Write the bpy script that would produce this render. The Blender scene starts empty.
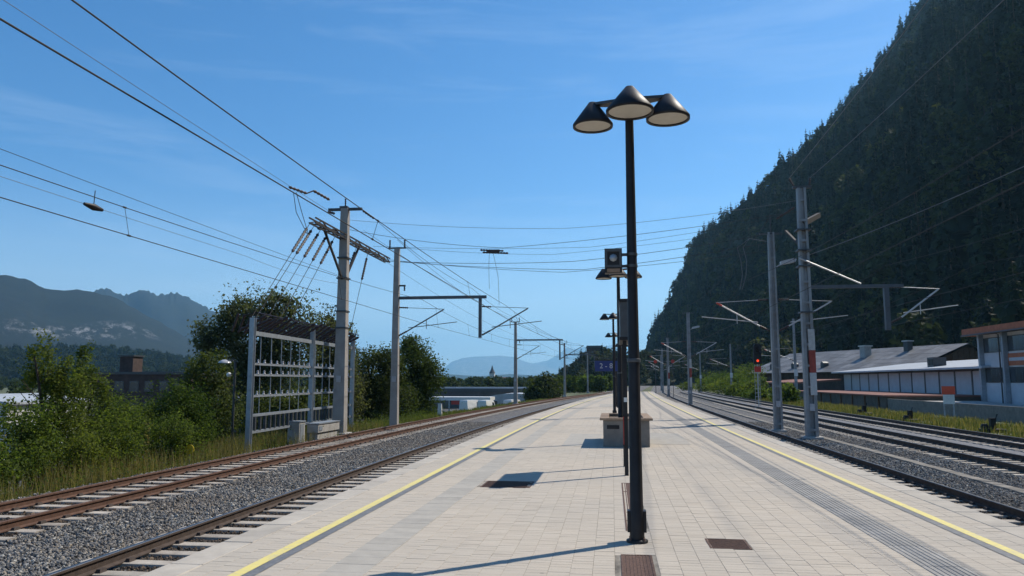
import bpy, bmesh, math, random
import numpy as np
from mathutils import Vector, Matrix
R = math.radians
sc = bpy.context.scene
col = sc.collection
random.seed(7)

# ------------------------------------------------------------------ camera
cam_d = bpy.data.cameras.new('camera'); cam = bpy.data.objects.new('camera', cam_d); col.objects.link(cam)
cam_d.sensor_width = 36.0; cam_d.lens = 770.0/1024*36; cam_d.clip_start = 0.05; cam_d.clip_end = 80000
cam.location = (0, 0, 1.70); cam.rotation_euler = (R(90+6.887), 0, R(7.347))
sc.camera = cam
sc.render.resolution_x = 1024; sc.render.resolution_y = 576
# ------------------------------------------------------------------ light
SUN_EL, SUN_AZ = 49.0, 50.0            # azimuth clockwise from +Y
w = bpy.data.worlds.new('World'); sc.world = w; w.use_nodes = True
nt = w.node_tree; nt.nodes.clear()
wo = nt.nodes.new('ShaderNodeOutputWorld'); bg = nt.nodes.new('ShaderNodeBackground')
sky = nt.nodes.new('ShaderNodeTexSky'); sky.sky_type = 'NISHITA'; sky.sun_disc = False
sky.sun_elevation = R(SUN_EL); sky.sun_rotation = R(SUN_AZ); sky.altitude = 500
sky.air_density = 1.0; sky.dust_density = 0.5; sky.ozone_density = 4.0
bg.inputs['Strength'].default_value = 0.111
# thin cirrus over the whole sky
tc = nt.nodes.new('ShaderNodeTexCoord'); mp = nt.nodes.new('ShaderNodeMapping'); mp.inputs['Scale'].default_value = (1.6, 1.6, 13)
mp.inputs['Rotation'].default_value = (0.10, 0.06, 0.4)
nz = nt.nodes.new('ShaderNodeTexNoise'); nz.inputs['Scale'].default_value = 1.7; nz.inputs['Detail'].default_value = 7; nz.inputs['Roughness'].default_value = .62
nz.inputs['Distortion'].default_value = .5
rp = nt.nodes.new('ShaderNodeMapRange'); rp.inputs['From Min'].default_value = .50; rp.inputs['From Max'].default_value = .80; rp.inputs['To Max'].default_value = .15
mx = nt.nodes.new('ShaderNodeMix'); mx.data_type = 'RGBA'
mx.inputs['B'].default_value = (6.5, 7.6, 8.6, 1)
nt.links.new(tc.outputs['Generated'], mp.inputs['Vector']); nt.links.new(mp.outputs[0], nz.inputs['Vector'])
nt.links.new(nz.outputs['Fac'], rp.inputs['Value']); nt.links.new(rp.outputs[0], mx.inputs['Factor'])
hs = nt.nodes.new('ShaderNodeHueSaturation'); hs.inputs['Saturation'].default_value = 1.28; nt.links.new(sky.outputs[0], hs.inputs['Color']); 
sp_ = nt.nodes.new('ShaderNodeSeparateXYZ'); nt.links.new(tc.outputs['Generated'], sp_.inputs[0])
he = nt.nodes.new('ShaderNodeMapRange'); he.interpolation_type = 'SMOOTHSTEP'
he.inputs['From Min'].default_value = .0; he.inputs['From Max'].default_value = .26; he.inputs['To Min'].default_value = .55; he.inputs['To Max'].default_value = 0.
nt.links.new(sp_.outputs[2], he.inputs['Value'])
m2 = nt.nodes.new('ShaderNodeMix'); m2.data_type = 'RGBA'; m2.inputs['B'].default_value = (4.6, 6.0, 7.2, 1)     # pale summer haze all round the horizon
nt.links.new(he.outputs[0], m2.inputs['Factor']); nt.links.new(hs.outputs[0], m2.inputs['A']); nt.links.new(m2.outputs['Result'], mx.inputs['A']); nt.links.new(mx.outputs['Result'], bg.inputs['Color']); nt.links.new(bg.outputs[0], wo.inputs['Surface'])
sd = bpy.data.lights.new('sun', 'SUN'); sd.energy = 3.9; sd.angle = R(.5); sd.color = (1, .93, .82)
so = bpy.data.objects.new('sun', sd); col.objects.link(so)
dsun = Vector((math.sin(R(SUN_AZ))*math.cos(R(SUN_EL)), math.cos(R(SUN_AZ))*math.cos(R(SUN_EL)), math.sin(R(SUN_EL))))
so.rotation_euler = dsun.to_track_quat('Z', 'Y').to_euler(); so.location = (40, 40, 80)
sc.view_settings.view_transform = 'Standard'; sc.view_settings.look = 'None'; sc.view_settings.gamma = 1
sc.view_settings.exposure = 0.40; sc.view_settings.use_curve_mapping = False
try:
    sc.cycles.volume_bounces = 2; sc.cycles.max_bounces = 6; sc.cycles.transparent_max_bounces = 8
except Exception: pass

# ------------------------------------------------------------------ helpers
class NT:
    def __init__(s, name):
        s.m = bpy.data.materials.new(name); s.m.use_nodes = True; s.t = s.m.node_tree; s.t.nodes.clear()
        s.out = s.n('ShaderNodeOutputMaterial')
    def n(s, typ, props=None, **ins):
        nd = s.t.nodes.new(typ)
        for k, v in (props or {}).items(): setattr(nd, k, v)
        for k, v in ins.items():
            k = k.replace('_', ' ')
            sock = nd.inputs[int(k[1:])] if k[0] == 'i' and k[1:].isdigit() else nd.inputs[k]
            if isinstance(v, bpy.types.NodeSocket): s.t.links.new(v, sock)
            else: sock.default_value = v
        return nd
    def pos(s): return s.n('ShaderNodeNewGeometry').outputs['Position']
    def noise(s, vec, scale, detail=4, rough=.55):
        return s.n('ShaderNodeTexNoise', Vector=vec, Scale=scale, Detail=detail, Roughness=rough).outputs['Fac']
    def math(s, op, a, b=0., c=0., clamp=False):
        return s.n('ShaderNodeMath', {'operation': op, 'use_clamp': clamp}, i0=a, i1=b, i2=c).outputs[0]
    def ramp(s, fac, stops):
        nd = s.n('ShaderNodeValToRGB', Fac=fac); e = nd.color_ramp.elements
        while len(e) < len(stops): e.new(.5)
        for el, (p, c) in zip(e, stops): el.position = p; el.color = (*c, 1) if len(c) == 3 else c
        return nd.outputs[0]
    def mix(s, f, a, b, blend='MIX'):
        nd = s.n('ShaderNodeMix', {'data_type': 'RGBA', 'blend_type': blend})
        for sock, v in ((nd.inputs[0], f), (nd.inputs[6], a), (nd.inputs[7], b)):
            if isinstance(v, bpy.types.NodeSocket): s.t.links.new(v, sock)
            else: sock.default_value = v if isinstance(v, float) else (*v[:3], 1)
        return nd.outputs[2]
    def rng(s, v, a, b, c=0., d=1.):
        return s.n('ShaderNodeMapRange', Value=v, From_Min=a, From_Max=b, To_Min=c, To_Max=d).outputs[0]
    def bump(s, h, strength=.4, dist=.02):
        return s.n('ShaderNodeBump', Height=h, Strength=strength, Distance=dist).outputs[0]
    def pbsdf(s, **k):
        p = s.n('ShaderNodeBsdfPrincipled', **k); return p
    def done(s, shader):
        s.t.links.new(shader.outputs[0], s.out.inputs['Surface']); return s.m

def C(*a): return (*a, 1)
def sh(c, k): return tuple(min(1, x*k) for x in c)

def M_plain(name, base, rough=.75, metal=0., var=.25, scale=6., bump=.25, bscale=60., dirt=None, dirt_amt=.5, rnd=0., spec=.4):
    t = NT(name); p = t.pos()
    n1 = t.noise(p, scale, 6, .6)
    c = t.mix(t.rng(n1, .3, .7), sh(base, 1-var), sh(base, 1+var))
    if dirt:
        n2 = t.noise(p, scale*.37, 8, .7)
        c = t.mix(t.math('MULTIPLY', t.rng(n2, .45, .7), dirt_amt), c, dirt)
    if rnd:
        r_ = t.n('ShaderNodeObjectInfo').outputs['Random']
        c = t.mix(1.0, c, t.ramp(r_, [(0, (1-rnd,)*3), (1, (1,)*3)]), 'MULTIPLY')
    nb = t.noise(p, bscale, 5, .6)
    b = t.pbsdf(Base_Color=c, Roughness=rough, Metallic=metal, Normal=t.bump(nb, bump, .012))
    b.inputs['Specular IOR Level'].default_value = spec
    return t.done(b)

def M_leaf(name, a, b, trans=.35, lo=(.72, .78, .8), hi=(1.12, 1.08, .95)):
    t = NT(name)
    r_ = t.n('ShaderNodeNewGeometry').outputs['Random Per Island']
    n1 = t.noise(t.pos(), .55, 3)
    f = t.math('ADD', t.math('MULTIPLY', r_, .65), t.math('MULTIPLY', n1, .45))
    c = t.ramp(f, [(.15, a), (.55, tuple((x+y)/2 for x, y in zip(a, b))), (.95, b)])
    o = t.n('ShaderNodeObjectInfo').outputs['Random']
    c = t.mix(1.0, c, t.ramp(o, [(0, lo), (.7, tuple((x+y)*.42 for x, y in zip(lo, hi))), (1, hi)]), 'MULTIPLY')
    d = t.pbsdf(Base_Color=c, Roughness=.7); d.inputs['Specular IOR Level'].default_value = .12
    tr = t.n('ShaderNodeBsdfTranslucent', Color=t.mix(1.0, c, (1.25, 1.3, .55), 'MULTIPLY'))
    m = t.n('ShaderNodeMixShader', Fac=trans); t.t.links.new(d.outputs[0], m.inputs[1]); t.t.links.new(tr.outputs[0], m.inputs[2])
    return t.done(m)

def setp(o, label=None, cat=None, group=None, kind=None):
    if label: o['label'] = label
    if cat: o['category'] = cat
    if group: o['group'] = group
    if kind: o['kind'] = kind
    return o
def empty(name, loc=(0, 0, 0), rz=0., label=None, cat=None, group=None):
    o = bpy.data.objects.new(name, None); col.objects.link(o); o.location = loc; o.rotation_euler = (0, 0, rz)
    o.empty_display_size = .3
    return setp(o, label, cat, group)
def link(name, me, mat=None, parent=None):
    o = bpy.data.objects.new(name, me); col.objects.link(o)
    if mat is not None and not me.materials:
        for m in (mat if isinstance(mat, (list, tuple)) else [mat]): me.materials.append(m)
    if parent: o.parent = parent
    return o
def npmesh(name, V, F, mats=None, smooth=False):
    """V (n,3), F (m,k) constant k"""
    V = np.asarray(V, np.float32); F = np.asarray(F, np.int32); k = F.shape[1]
    me = bpy.data.meshes.new(name); me.vertices.add(len(V)); me.vertices.foreach_set('co', V.ravel())
    me.loops.add(F.size); me.loops.foreach_set('vertex_index', F.ravel())
    me.polygons.add(len(F)); me.polygons.foreach_set('loop_start', np.arange(0, F.size, k, dtype=np.int32))
    me.polygons.foreach_set('loop_total', np.full(len(F), k, np.int32))
    me.update(calc_edges=True); me.validate()
    me.polygons.foreach_set('use_smooth', np.full(len(me.polygons), bool(smooth)))
    if mats:
        for m in (mats if isinstance(mats, (list, tuple)) else [mats]): me.materials.append(m)
    return me

class MB:
    def __init__(s): s.v = []; s.f = []; s.mi = []; s.sm = []; s.cur = 0
    def add(s, vs, fs, smooth=False):
        o = len(s.v); s.v += [tuple(v) for v in vs]
        for f in fs: s.f.append([i+o for i in f]); s.mi.append(s.cur); s.sm.append(smooth)
    def box(s, x0, x1, y0, y1, z0, z1):
        vs = [(x, y, z) for z in (z0, z1) for y in (y0, y1) for x in (x0, x1)]
        s.add(vs, [(0, 2, 3, 1), (4, 5, 7, 6), (0, 1, 5, 4), (2, 6, 7, 3), (0, 4, 6, 2), (1, 3, 7, 5)]); return s
    def chbox(s, x0, x1, y0, y1, z0, z1, c=.01):
        vs = [(x0, y0, z0), (x1, y0, z0), (x1, y1, z0), (x0, y1, z0), (x0, y0, z1-c), (x1, y0, z1-c), (x1, y1, z1-c), (x0, y1, z1-c),
              (x0+c, y0+c, z1), (x1-c, y0+c, z1), (x1-c, y1-c, z1), (x0+c, y1-c, z1)]
        fs = [(8, 9, 10, 11)]
        for i in range(4):
            j = (i+1) % 4; fs += [(i, j, j+4, i+4), (i+4, j+4, j+8, i+8)]
        s.add(vs, fs); return s
    def frustum(s, cx, cy, z0, z1, a0, b0, a1, b1, ox=0, oy=0):
        vs = [(cx+sx*a0/2, cy+sy*b0/2, z0) for sx, sy in ((-1, -1), (1, -1), (1, 1), (-1, 1))] + \
             [(cx+ox+sx*a1/2, cy+oy+sy*b1/2, z1) for sx, sy in ((-1, -1), (1, -1), (1, 1), (-1, 1))]
        s.add(vs, [(3, 2, 1, 0), (4, 5, 6, 7)]+[(i, (i+1) % 4, (i+1) % 4+4, i+4) for i in range(4)]); return s
    def tube(s, pts, r, n=6, cap=True, smooth=True):
        P = [Vector(p) for p in pts]; rr = r if isinstance(r, (list, tuple)) else [r]*len(P); vs = []; fs = []
        for i, p in enumerate(P):
            d = (P[min(i+1, len(P)-1)]-P[max(i-1, 0)]).normalized()
            up = Vector((0, 0, 1)) if abs(d.z) < .9 else Vector((0, 1, 0))
            a = d.cross(up).normalized(); b = a.cross(d)
            for k in range(n):
                t = 2*math.pi*k/n; vs.append(p+(a*math.cos(t)+b*math.sin(t))*rr[i])
        for i in range(len(P)-1):
            for k in range(n):
                k2 = (k+1) % n; fs.append((i*n+k, i*n+k2, (i+1)*n+k2, (i+1)*n+k))
        s.add(vs, fs, smooth)
        if cap: s.add(vs[:n], [tuple(range(n))]); s.add(vs[-n:], [tuple(reversed(range(n)))])
        return s
    def bar(s, a, b, wdt, hgt):
        a = Vector(a); b = Vector(b); d = (b-a).normalized(); up = Vector((0, 0, 1)) if abs(d.z) < .95 else Vector((0, 1, 0))
        x = d.cross(up).normalized()*wdt/2; y = x.cross(d).normalized()*hgt/2
        vs = [p+sx*x+sy*y for p in (a, b) for sx, sy in ((-1, -1), (1, -1), (1, 1), (-1, 1))]
        s.add(vs, [(0, 1, 2, 3), (7, 6, 5, 4)]+[(i, i+4, (i+1) % 4+4, (i+1) % 4) for i in range(4)]); return s
    def lathe(s, c, prof, n=20, smooth=True, caps=True):
        vs = [(c[0]+r*math.cos(2*math.pi*k/n), c[1]+r*math.sin(2*math.pi*k/n), c[2]+z) for r, z in prof for k in range(n)]
        fs = [(i*n+k, i*n+(k+1) % n, (i+1)*n+(k+1) % n, (i+1)*n+k) for i in range(len(prof)-1) for k in range(n)]
        s.add(vs, fs, smooth)
        if caps: s.add(vs[:n], [tuple(reversed(range(n)))]); s.add(vs[-n:], [tuple(range(n))])
        return s
    def prism(s, poly, axis, a, b):
        """poly list of 2d points extruded along axis ('x': poly=(y,z); 'y': poly=(x,z); 'z': poly=(x,y))"""
        f = {'x': lambda p, t: (t, p[0], p[1]), 'y': lambda p, t: (p[0], t, p[1]), 'z': lambda p, t: (p[0], p[1], t)}[axis]
        n = len(poly); vs = [f(p, a) for p in poly]+[f(p, b) for p in poly]
        s.add(vs, [tuple(range(n)), tuple(reversed(range(n, 2*n)))]+[(i, i+n, (i+1) % n+n, (i+1) % n) for i in range(n)]); return s
    def insul(s, a, b, r=.06, k=5):
        """ribbed insulator between a and b"""
        a = Vector(a); b = Vector(b); pts = []; rr = []
        for i in range(k*2+1):
            pts.append(a.lerp(b, i/(2*k))); rr.append(r if i % 2 else r*.45)
        return s.tube(pts, rr, 7)
    def mesh(s, name, mats=None):
        me = bpy.data.meshes.new(name); me.from_pydata(s.v, [], s.f)
        me.polygons.foreach_set('material_index', s.mi); me.polygons.foreach_set('use_smooth', s.sm)
        bm = bmesh.new(); bm.from_mesh(me); bmesh.ops.recalc_face_normals(bm, faces=bm.faces); bm.to_mesh(me); bm.free()
        if mats:
            for m in (mats if isinstance(mats, (list, tuple)) else [mats]): me.materials.append(m)
        return me
    def build(s, name, mats, parent=None): return link(name, s.mesh(name, mats), None, parent)

def copy_tree(o, parent=None):
    c = o.copy(); col.objects.link(c); c.parent = parent
    for ch in list(o.children): copy_tree(ch, c)
    return c

# alignment of the left and right tracks (gentle bend to the right far away)
def cL(y):
    if y < 20: return 0.
    return 5.5e-4*(y-20)**2 if y < 140 else 7.92+.06*(y-140)
def cR(y):
    if y < 20: return 0.
    return 1.6e-4*(y-20)**2 if y < 200 else 5.18+.055*(y-200)
def yaw(c, y): return -math.atan((c(y+.5)-c(y-.5)))

# ------------------------------------------------------------------ materials
m_conc = M_plain('concrete_pale', (.40, .385, .36), .85, var=.14, scale=3, bump=.3, bscale=90, dirt=(.22, .20, .18), dirt_amt=.6)
m_mast = M_plain('mast_concrete', (.34, .32, .30), .85, var=.14, scale=2, bump=.3, bscale=50, dirt=(.18, .16, .15), dirt_amt=.55)
m_mast_r = M_plain('mast_steel_grey', (.29, .30, .31), .6, metal=.3, var=.15, scale=2, bump=.15, bscale=40, dirt=(.12, .10, .09), dirt_amt=.5)
m_galv = M_plain('galvanised_steel', (.36, .40, .44), .5, metal=.55, var=.12, scale=9, bump=.1, bscale=80, dirt=(.20, .18, .16), dirt_amt=.35)
m_dark = M_plain('dark_painted_steel', (.017, .016, .018), .5, metal=0., var=.3, scale=5, bump=.06, bscale=120, spec=.28, dirt=(.035, .032, .03), dirt_amt=.5)
m_dkgrey = M_plain('dark_grey_steel', (.075, .08, .085), .5, metal=.3, var=.2, scale=6, bump=.1)
m_boom = M_plain('boom_steel', (.10, .11, .125), .5, metal=.5, var=.2, scale=3, bump=.1)
m_wire = M_plain('wire_copper_dark', (.028, .026, .026), .7, metal=0., var=.2, scale=3, bump=0.)
m_truss = M_plain('truss_weathered', (.045, .040, .038), .7, metal=.1, var=.3, scale=8, bump=.1)
m_wire_l = M_plain('wire_aluminium', (.16, .165, .175), .5, metal=.3, var=.1, scale=3, bump=0.)
m_ins = M_plain('insulator_brown', (.050, .030, .026), .5, var=.2, scale=10, bump=0.)
m_ins_w = M_plain('insulator_grey', (.42, .42, .44), .3, var=.1, scale=10, bump=0.)
m_tubew = M_plain('cantilever_tube', (.50, .50, .50), .45, metal=.4, var=.1, scale=4, bump=.05)
m_red = M_plain('red_paint', (.50, .045, .03), .5, var=.15, scale=6, bump=.08, dirt=(.25, .04, .03))
m_white = M_plain('white_paint', (.72, .72, .70), .5, var=.06, scale=6, bump=.08, dirt=(.45, .43, .40), dirt_amt=.4)
m_bandw = M_plain('faded_white_band', (.50, .50, .49), .6, var=.12, scale=5, bump=.1, dirt=(.28, .26, .24), dirt_amt=.6)
m_bandr = M_plain('faded_red_band', (.30, .055, .04), .6, var=.2, scale=5, bump=.1, dirt=(.16, .05, .04))
m_plant = M_plain('planter_concrete', (.24, .22, .195), .88, var=.18, scale=3, bump=.4, bscale=60, dirt=(.13, .11, .095), dirt_amt=.6)
m_lid = M_plain('trough_lid', (.27, .245, .21), .9, var=.2, scale=4, bump=.3, dirt=(.16, .14, .12), dirt_amt=.6, rnd=.3)
m_yellow = M_plain('yellow_plate', (.75, .55, .03), .5, var=.1, scale=6, bump=.05)
m_rust = M_plain('rust_grate', (.115, .065, .048), .85, var=.35, scale=25, bump=.4, bscale=120)
m_railside = M_plain('rail_rust', (.070, .050, .040), .85, var=.3, scale=9, bump=.3, bscale=70)
m_railrust = M_plain('rail_rust_red', (.105, .056, .038), .85, var=.3, scale=9, bump=.3, bscale=70)
m_railtop = M_plain('rail_head_worn', (.13, .13, .135), .42, metal=.85, var=.2, scale=4, bump=.05)
m_sleeper = M_plain('sleeper_concrete', (.50, .445, .375), .9, var=.18, scale=5, bump=.4, bscale=80, dirt=(.24, .19, .15), dirt_amt=.6, rnd=.3)
m_clip = M_plain('rail_clip', (.06, .045, .038), .8, var=.3, scale=20, bump=.2)
m_wood = M_plain('weathered_wood', (.33, .23, .155), .8, var=.25, scale=7, bump=.4, bscale=50, rnd=.25)
m_woodd = M_plain('dark_timber', (.13, .065, .035), .85, var=.3, scale=4, bump=.3)
m_soil = M_plain('soil', (.10, .075, .055), .95, var=.3, scale=12, bump=.8, bscale=40)
m_darkconc = M_plain('shade_darkened_concrete', (.13, .11, .09), .9, var=.25, scale=1.5, bump=.3, dirt=(.06, .05, .045))  # concrete darkened in its colour for the dock front's shade, plus dirt noise
m_asphalt = M_plain('asphalt', (.085, .085, .09), .92, var=.15, scale=2.5, bump=.5, bscale=120)
m_gravel = M_plain('fine_gravel', (.17, .17, .18), .95, var=.2, scale=4, bump=.9, bscale=60)
m_roofm = M_plain('sheet_roof_grey', (.18, .178, .18), .6, metal=.1, rnd=.45, var=.28, scale=.8, bump=.3, bscale=6, dirt=(.08, .07, .065), dirt_amt=.6)
m_roofpale = M_plain('membrane_roof_pale', (.42, .45, .48), .55, var=.12, scale=1.2, bump=.1, dirt=(.25, .25, .25))
m_panel = M_plain('wall_panel_pale', (.50, .53, .57), .6, var=.06, scale=1.5, bump=.06, dirt=(.36, .37, .38), dirt_amt=.35, rnd=.12)
m_plaster = M_plain('plaster_white', (.60, .60, .60), .85, var=.06, scale=2, bump=.2, dirt=(.42, .41, .40), dirt_amt=.4)
m_terra = M_plain('terracotta_trim', (.42, .13, .06), .7, var=.2, scale=3, bump=.2, dirt=(.28, .09, .05))
m_brownroof = M_plain('red_brown_deck', (.22, .10, .075), .85, var=.2, scale=2, bump=.2)
m_bark = M_plain('bark', (.085, .065, .05), .95, var=.35, scale=7, bump=1., bscale=18)
m_blue = M_plain('sign_blue', (.012, .028, .15), .4, var=.08, scale=5, bump=0.)
m_bright = M_plain('sign_orange_red', (.72, .10, .05), .5, var=.1, scale=8, bump=.05)
m_darkbrick = M_plain('dark_brick', (.075, .05, .042), .9, var=.35, scale=1.2, bump=.4, bscale=12, dirt=(.03, .025, .022))
m_rubber = M_plain('rubber', (.02, .02, .02), .8, var=.1, bump=.1)
def _glass():
    t = NT('window_glass'); b = t.pbsdf(Base_Color=C(.035, .045, .055), Roughness=.12); b.inputs['Specular IOR Level'].default_value = .6
    return t.done(b)
m_glass = _glass()
def _diff():
    t = NT('lamp_diffuser'); p = t.pos(); n = t.noise(p, 11, 5)
    b = t.pbsdf(Base_Color=t.mix(n, (.62, .56, .46), (.86, .82, .72)), Roughness=.5)
    tr = t.n('ShaderNodeBsdfTranslucent', Color=C(.9, .85, .75)); m = t.n('ShaderNodeMixShader', Fac=.35)
    t.t.links.new(b.outputs[0], m.inputs[1]); t.t.links.new(tr.outputs[0], m.inputs[2]); return t.done(m)
m_diff = _diff()
def _redlight():
    t = NT('signal_red_lit'); e = t.n('ShaderNodeEmission', Color=C(1, .08, .03), Strength=1.0); return t.done(e)
m_redlight = _redlight()
def _paver(name='paver', far=False):
    t = NT(name); p = t.pos(); s = t.n('ShaderNodeSeparateXYZ', Vector=p)
    cx = t.math('FLOOR', t.math('DIVIDE', s.outputs[0], .2)); par = t.math('MODULO', t.math('ABSOLUTE', cx), 2.)
    yy = t.math('ADD', t.math('DIVIDE', s.outputs[1], .1), t.math('MULTIPLY', par, .5)); cy = t.math('FLOOR', yy)
    wn = t.n('ShaderNodeTexWhiteNoise', {'noise_dimensions': '2D'}, Vector=t.n('ShaderNodeCombineXYZ', X=cx, Y=cy).outputs[0]).outputs['Value']
    base = t.ramp(wn, [(0, (.482, .418, .338)), (.5, (.505, .44, .358)), (1, (.528, .462, .378))])
    big = t.noise(p, .35, 6, .6)
    base = t.mix(t.math('MULTIPLY', t.rng(big, .42, .72), .6), base, (.39, .36, .315))
    st = t.noise(p, 2.3, 8, .72)
    base = t.mix(t.math('MULTIPLY', t.rng(st, .55, .75), .55), base, (.33, .29, .245))
    # trolley wear lane
    d = t.math('MINIMUM', t.math('ABSOLUTE', t.math('SUBTRACT', s.outputs[0], 1.40)), t.math('ABSOLUTE', t.math('SUBTRACT', s.outputs[0], 2.52))); lane = t.math('MULTIPLY', t.rng(d, .06, .16, 1, 0), t.rng(t.noise(p, .9, 5), .35, .62, .05, .5))
    base = t.mix(lane, base, (.33, .305, .275))
    vo = t.n('ShaderNodeTexVoronoi', Vector=p, Scale=2.1); base = t.mix(t.rng(vo.outputs['Distance'], .035, .055, .55, 0), base, (.16, .15, .14))
    sp = t.noise(p, 130, 3); base = t.mix(t.math('MULTIPLY', t.rng(sp, .35, .7), .25), base, (.56, .51, .44))
    sp2 = t.noise(p, 34, 5, .7); base = t.mix(t.math('MULTIPLY', t.rng(sp2, .52, .72), .4), base, (.33, .285, .235))
    h = t.noise(p, 220, 4)
    if far:
        fx = t.math('FRACT', t.math('DIVIDE', s.outputs[0], .2)); jx = t.math('LESS_THAN', fx, .035)
        fy = t.math('FRACT', yy); jy = t.math('LESS_THAN', fy, .05)
        j = t.math('MAXIMUM', jx, jy); base = t.mix(t.math('MULTIPLY', j, .6), base, (.25, .22, .185))
    b = t.pbsdf(Base_Color=base, Roughness=.88, Normal=t.bump(h, .35, .004)); b.inputs['Specular IOR Level'].default_value = .12
    return t.done(b)
m_paver = _paver(); m_paver_far = _paver('paver_far', True)
def _joint():
    t = NT('joint_sand'); p = t.pos(); st = t.n('ShaderNodeVectorMath', {'operation': 'MULTIPLY'}, i0=p, i1=(1, .35, 1)).outputs[0]
    n = t.noise(st, 3.2, 6, .65); c = t.ramp(n, [(.38, (.10, .088, .072)), (.52, (.25, .22, .18)), (.64, (.40, .36, .30))])
    return t.done(t.pbsdf(Base_Color=c, Roughness=.95, Normal=t.bump(t.noise(p, 120, 4), .5, .006)))
m_joint = _joint()
m_kerb = M_plain('platform_coping', (.49, .44, .37), .85, var=.12, scale=4, bump=.25, bscale=120, dirt=(.32, .29, .26), dirt_amt=.5, rnd=.15)
m_tact = M_plain('tactile_slab', (.35, .33, .30), .85, var=.12, scale=5, bump=.25, bscale=120, dirt=(.22, .21, .20), dirt_amt=.5, rnd=.18)
m_tactl = M_plain('guidance_slab', (.425, .39, .335), .85, var=.10, scale=5, bump=.25, bscale=120, dirt=(.30, .285, .255), dirt_amt=.4, rnd=.10)
m_tactd = M_plain('tactile_groove', (.23, .22, .205), .9, var=.2, scale=5, bump=.25, bscale=120)
def _line(name, c, worn, amt):
    t = NT(name); p = t.pos(); n = t.noise(p, 9, 8, .75); n2 = t.noise(p, 1.1, 4)
    f = t.math('MULTIPLY', t.rng(t.math('ADD', n, t.math('MULTIPLY', n2, .35)), .62, .86), amt)
    return t.done(t.pbsdf(Base_Color=t.mix(f, c, worn), Roughness=.7, Normal=t.bump(t.noise(p, 160, 3), .3, .003)))
m_yline = _line('yellow_line_paint', (.74, .62, .20), (.50, .45, .30), .8)
m_dline = _line('dark_line_slab', (.135, .14, .15), (.30, .29, .27), .6)
def _ballast():
    t = NT('ballast'); p = t.pos()
    v = t.n('ShaderNodeTexVoronoi', Vector=p, Scale=17.); c = t.ramp(t.n('ShaderNodeSeparateColor', Color=v.outputs['Color']).outputs[0],
        [(0, (.045, .047, .052)), (.5, (.125, .127, .135)), (.85, (.21, .205, .20)), (1, (.33, .31, .27))])
    c = t.mix(t.math('MULTIPLY', t.rng(t.noise(p, .5, 4), .4, .7), .45), c, (.15, .115, .085))
    h = t.math('SUBTRACT', 1., v.outputs['Distance'])
    return t.done(t.pbsdf(Base_Color=c, Roughness=.9, Normal=t.bump(h, 1., .06)))
m_ballast = _ballast()
def _stone(name='ballast_stone', brown=False):
    t = NT(name); r_ = t.n('ShaderNodeObjectInfo').outputs['Random']
    c = t.ramp(r_, [(0, (.05, .052, .055)), (.35, (.13, .132, .135)), (.68, (.24, .235, .225)), (.86, (.29, .24, .18)), (1, (.52, .50, .45))])
    p = t.pos(); c = t.mix(t.math('MULTIPLY', t.rng(t.noise(p, .45, 4), .40, .68), .5), c, (.18, .135, .095))
    if brown: c = t.mix(1.0, c, (.36, .28, .22), 'MULTIPLY')
    return t.done(t.pbsdf(Base_Color=c, Roughness=.88))
m_stone = _stone(); m_stone_b = _stone('ballast_stone_rusty', True)
def _ground():
    t = NT('ground_grass_earth'); p = t.pos()
    n = t.noise(p, .05, 8, .65); n2 = t.noise(p, 1.7, 8, .7)
    c = t.mix(t.rng(n, .35, .65), (.055, .075, .025), (.11, .115, .05))
    c = t.mix(t.math('MULTIPLY', t.rng(n2, .5, .75), .7), c, (.15, .12, .075))
    return t.done(t.pbsdf(Base_Color=c, Roughness=.95, Normal=t.bump(t.noise(p, 6, 8, .7), .8, .1)))
m_ground = _ground()
def _forestfloor():
    t = NT('forest_floor'); p = t.pos(); n = t.noise(p, .06, 8, .7)
    c = t.mix(t.rng(n, .35, .65), (.016, .022, .010), (.035, .040, .018))
    return t.done(t.pbsdf(Base_Color=c, Roughness=1., Normal=t.bump(t.noise(p, .5, 8, .7), 1., 1.)))
m_ffloor = _forestfloor()
def _mountain(name, rock_c=None, rock_r=None, green=(.006, .012, .008), green2=(.020, .030, .016), rock=(.52, .50, .47), general=.0):
    t = NT(name); p = t.pos(); n = t.noise(p, .006, 9, .62); n2 = t.noise(p, .035, 10, .85)
    c = t.mix(t.rng(t.math('ADD', t.math('MULTIPLY', n, .6), t.math('MULTIPLY', n2, .4)), .38, .64), green, green2)
    if rock_c:
        d = t.n('ShaderNodeVectorMath', {'operation': 'SUBTRACT'}, i0=p, i1=rock_c).outputs[0]
        d = t.n('ShaderNodeVectorMath', {'operation': 'DIVIDE'}, i0=d, i1=rock_r).outputs[0]
        L = t.n('ShaderNodeVectorMath', {'operation': 'LENGTH'}, i0=d).outputs['Value']
        bn = math.hypot(rock_c[0], rock_c[1]); ux, uy = rock_c[0]/bn, rock_c[1]/bn
        lat = t.n('ShaderNodeVectorMath', {'operation': 'DOT_PRODUCT'}, i0=p, i1=(uy, -ux, 0)).outputs['Value']; rad = t.n('ShaderNodeVectorMath', {'operation': 'DOT_PRODUCT'}, i0=p, i1=(ux*.22, uy*.22, .3)).outputs['Value']
        st = t.n('ShaderNodeCombineXYZ', X=lat, Y=rad).outputs[0]
        m = t.math('MULTIPLY', t.rng(L, .25, 1.0, 1, 0), t.rng(t.noise(st, .017, 9, .8), .50, .60))
        c = t.mix(m, c, rock)
    if general:
        sl = t.n('ShaderNodeSeparateXYZ', Vector=p).outputs[2]
        m = t.math('MULTIPLY', t.rng(t.noise(p, .008, 8, .7), .50, .62), general); c = t.mix(m, c, rock)
    return t.done(t.pbsdf(Base_Color=c, Roughness=1., Normal=t.bump(n2, 1., 25.)))

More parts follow.
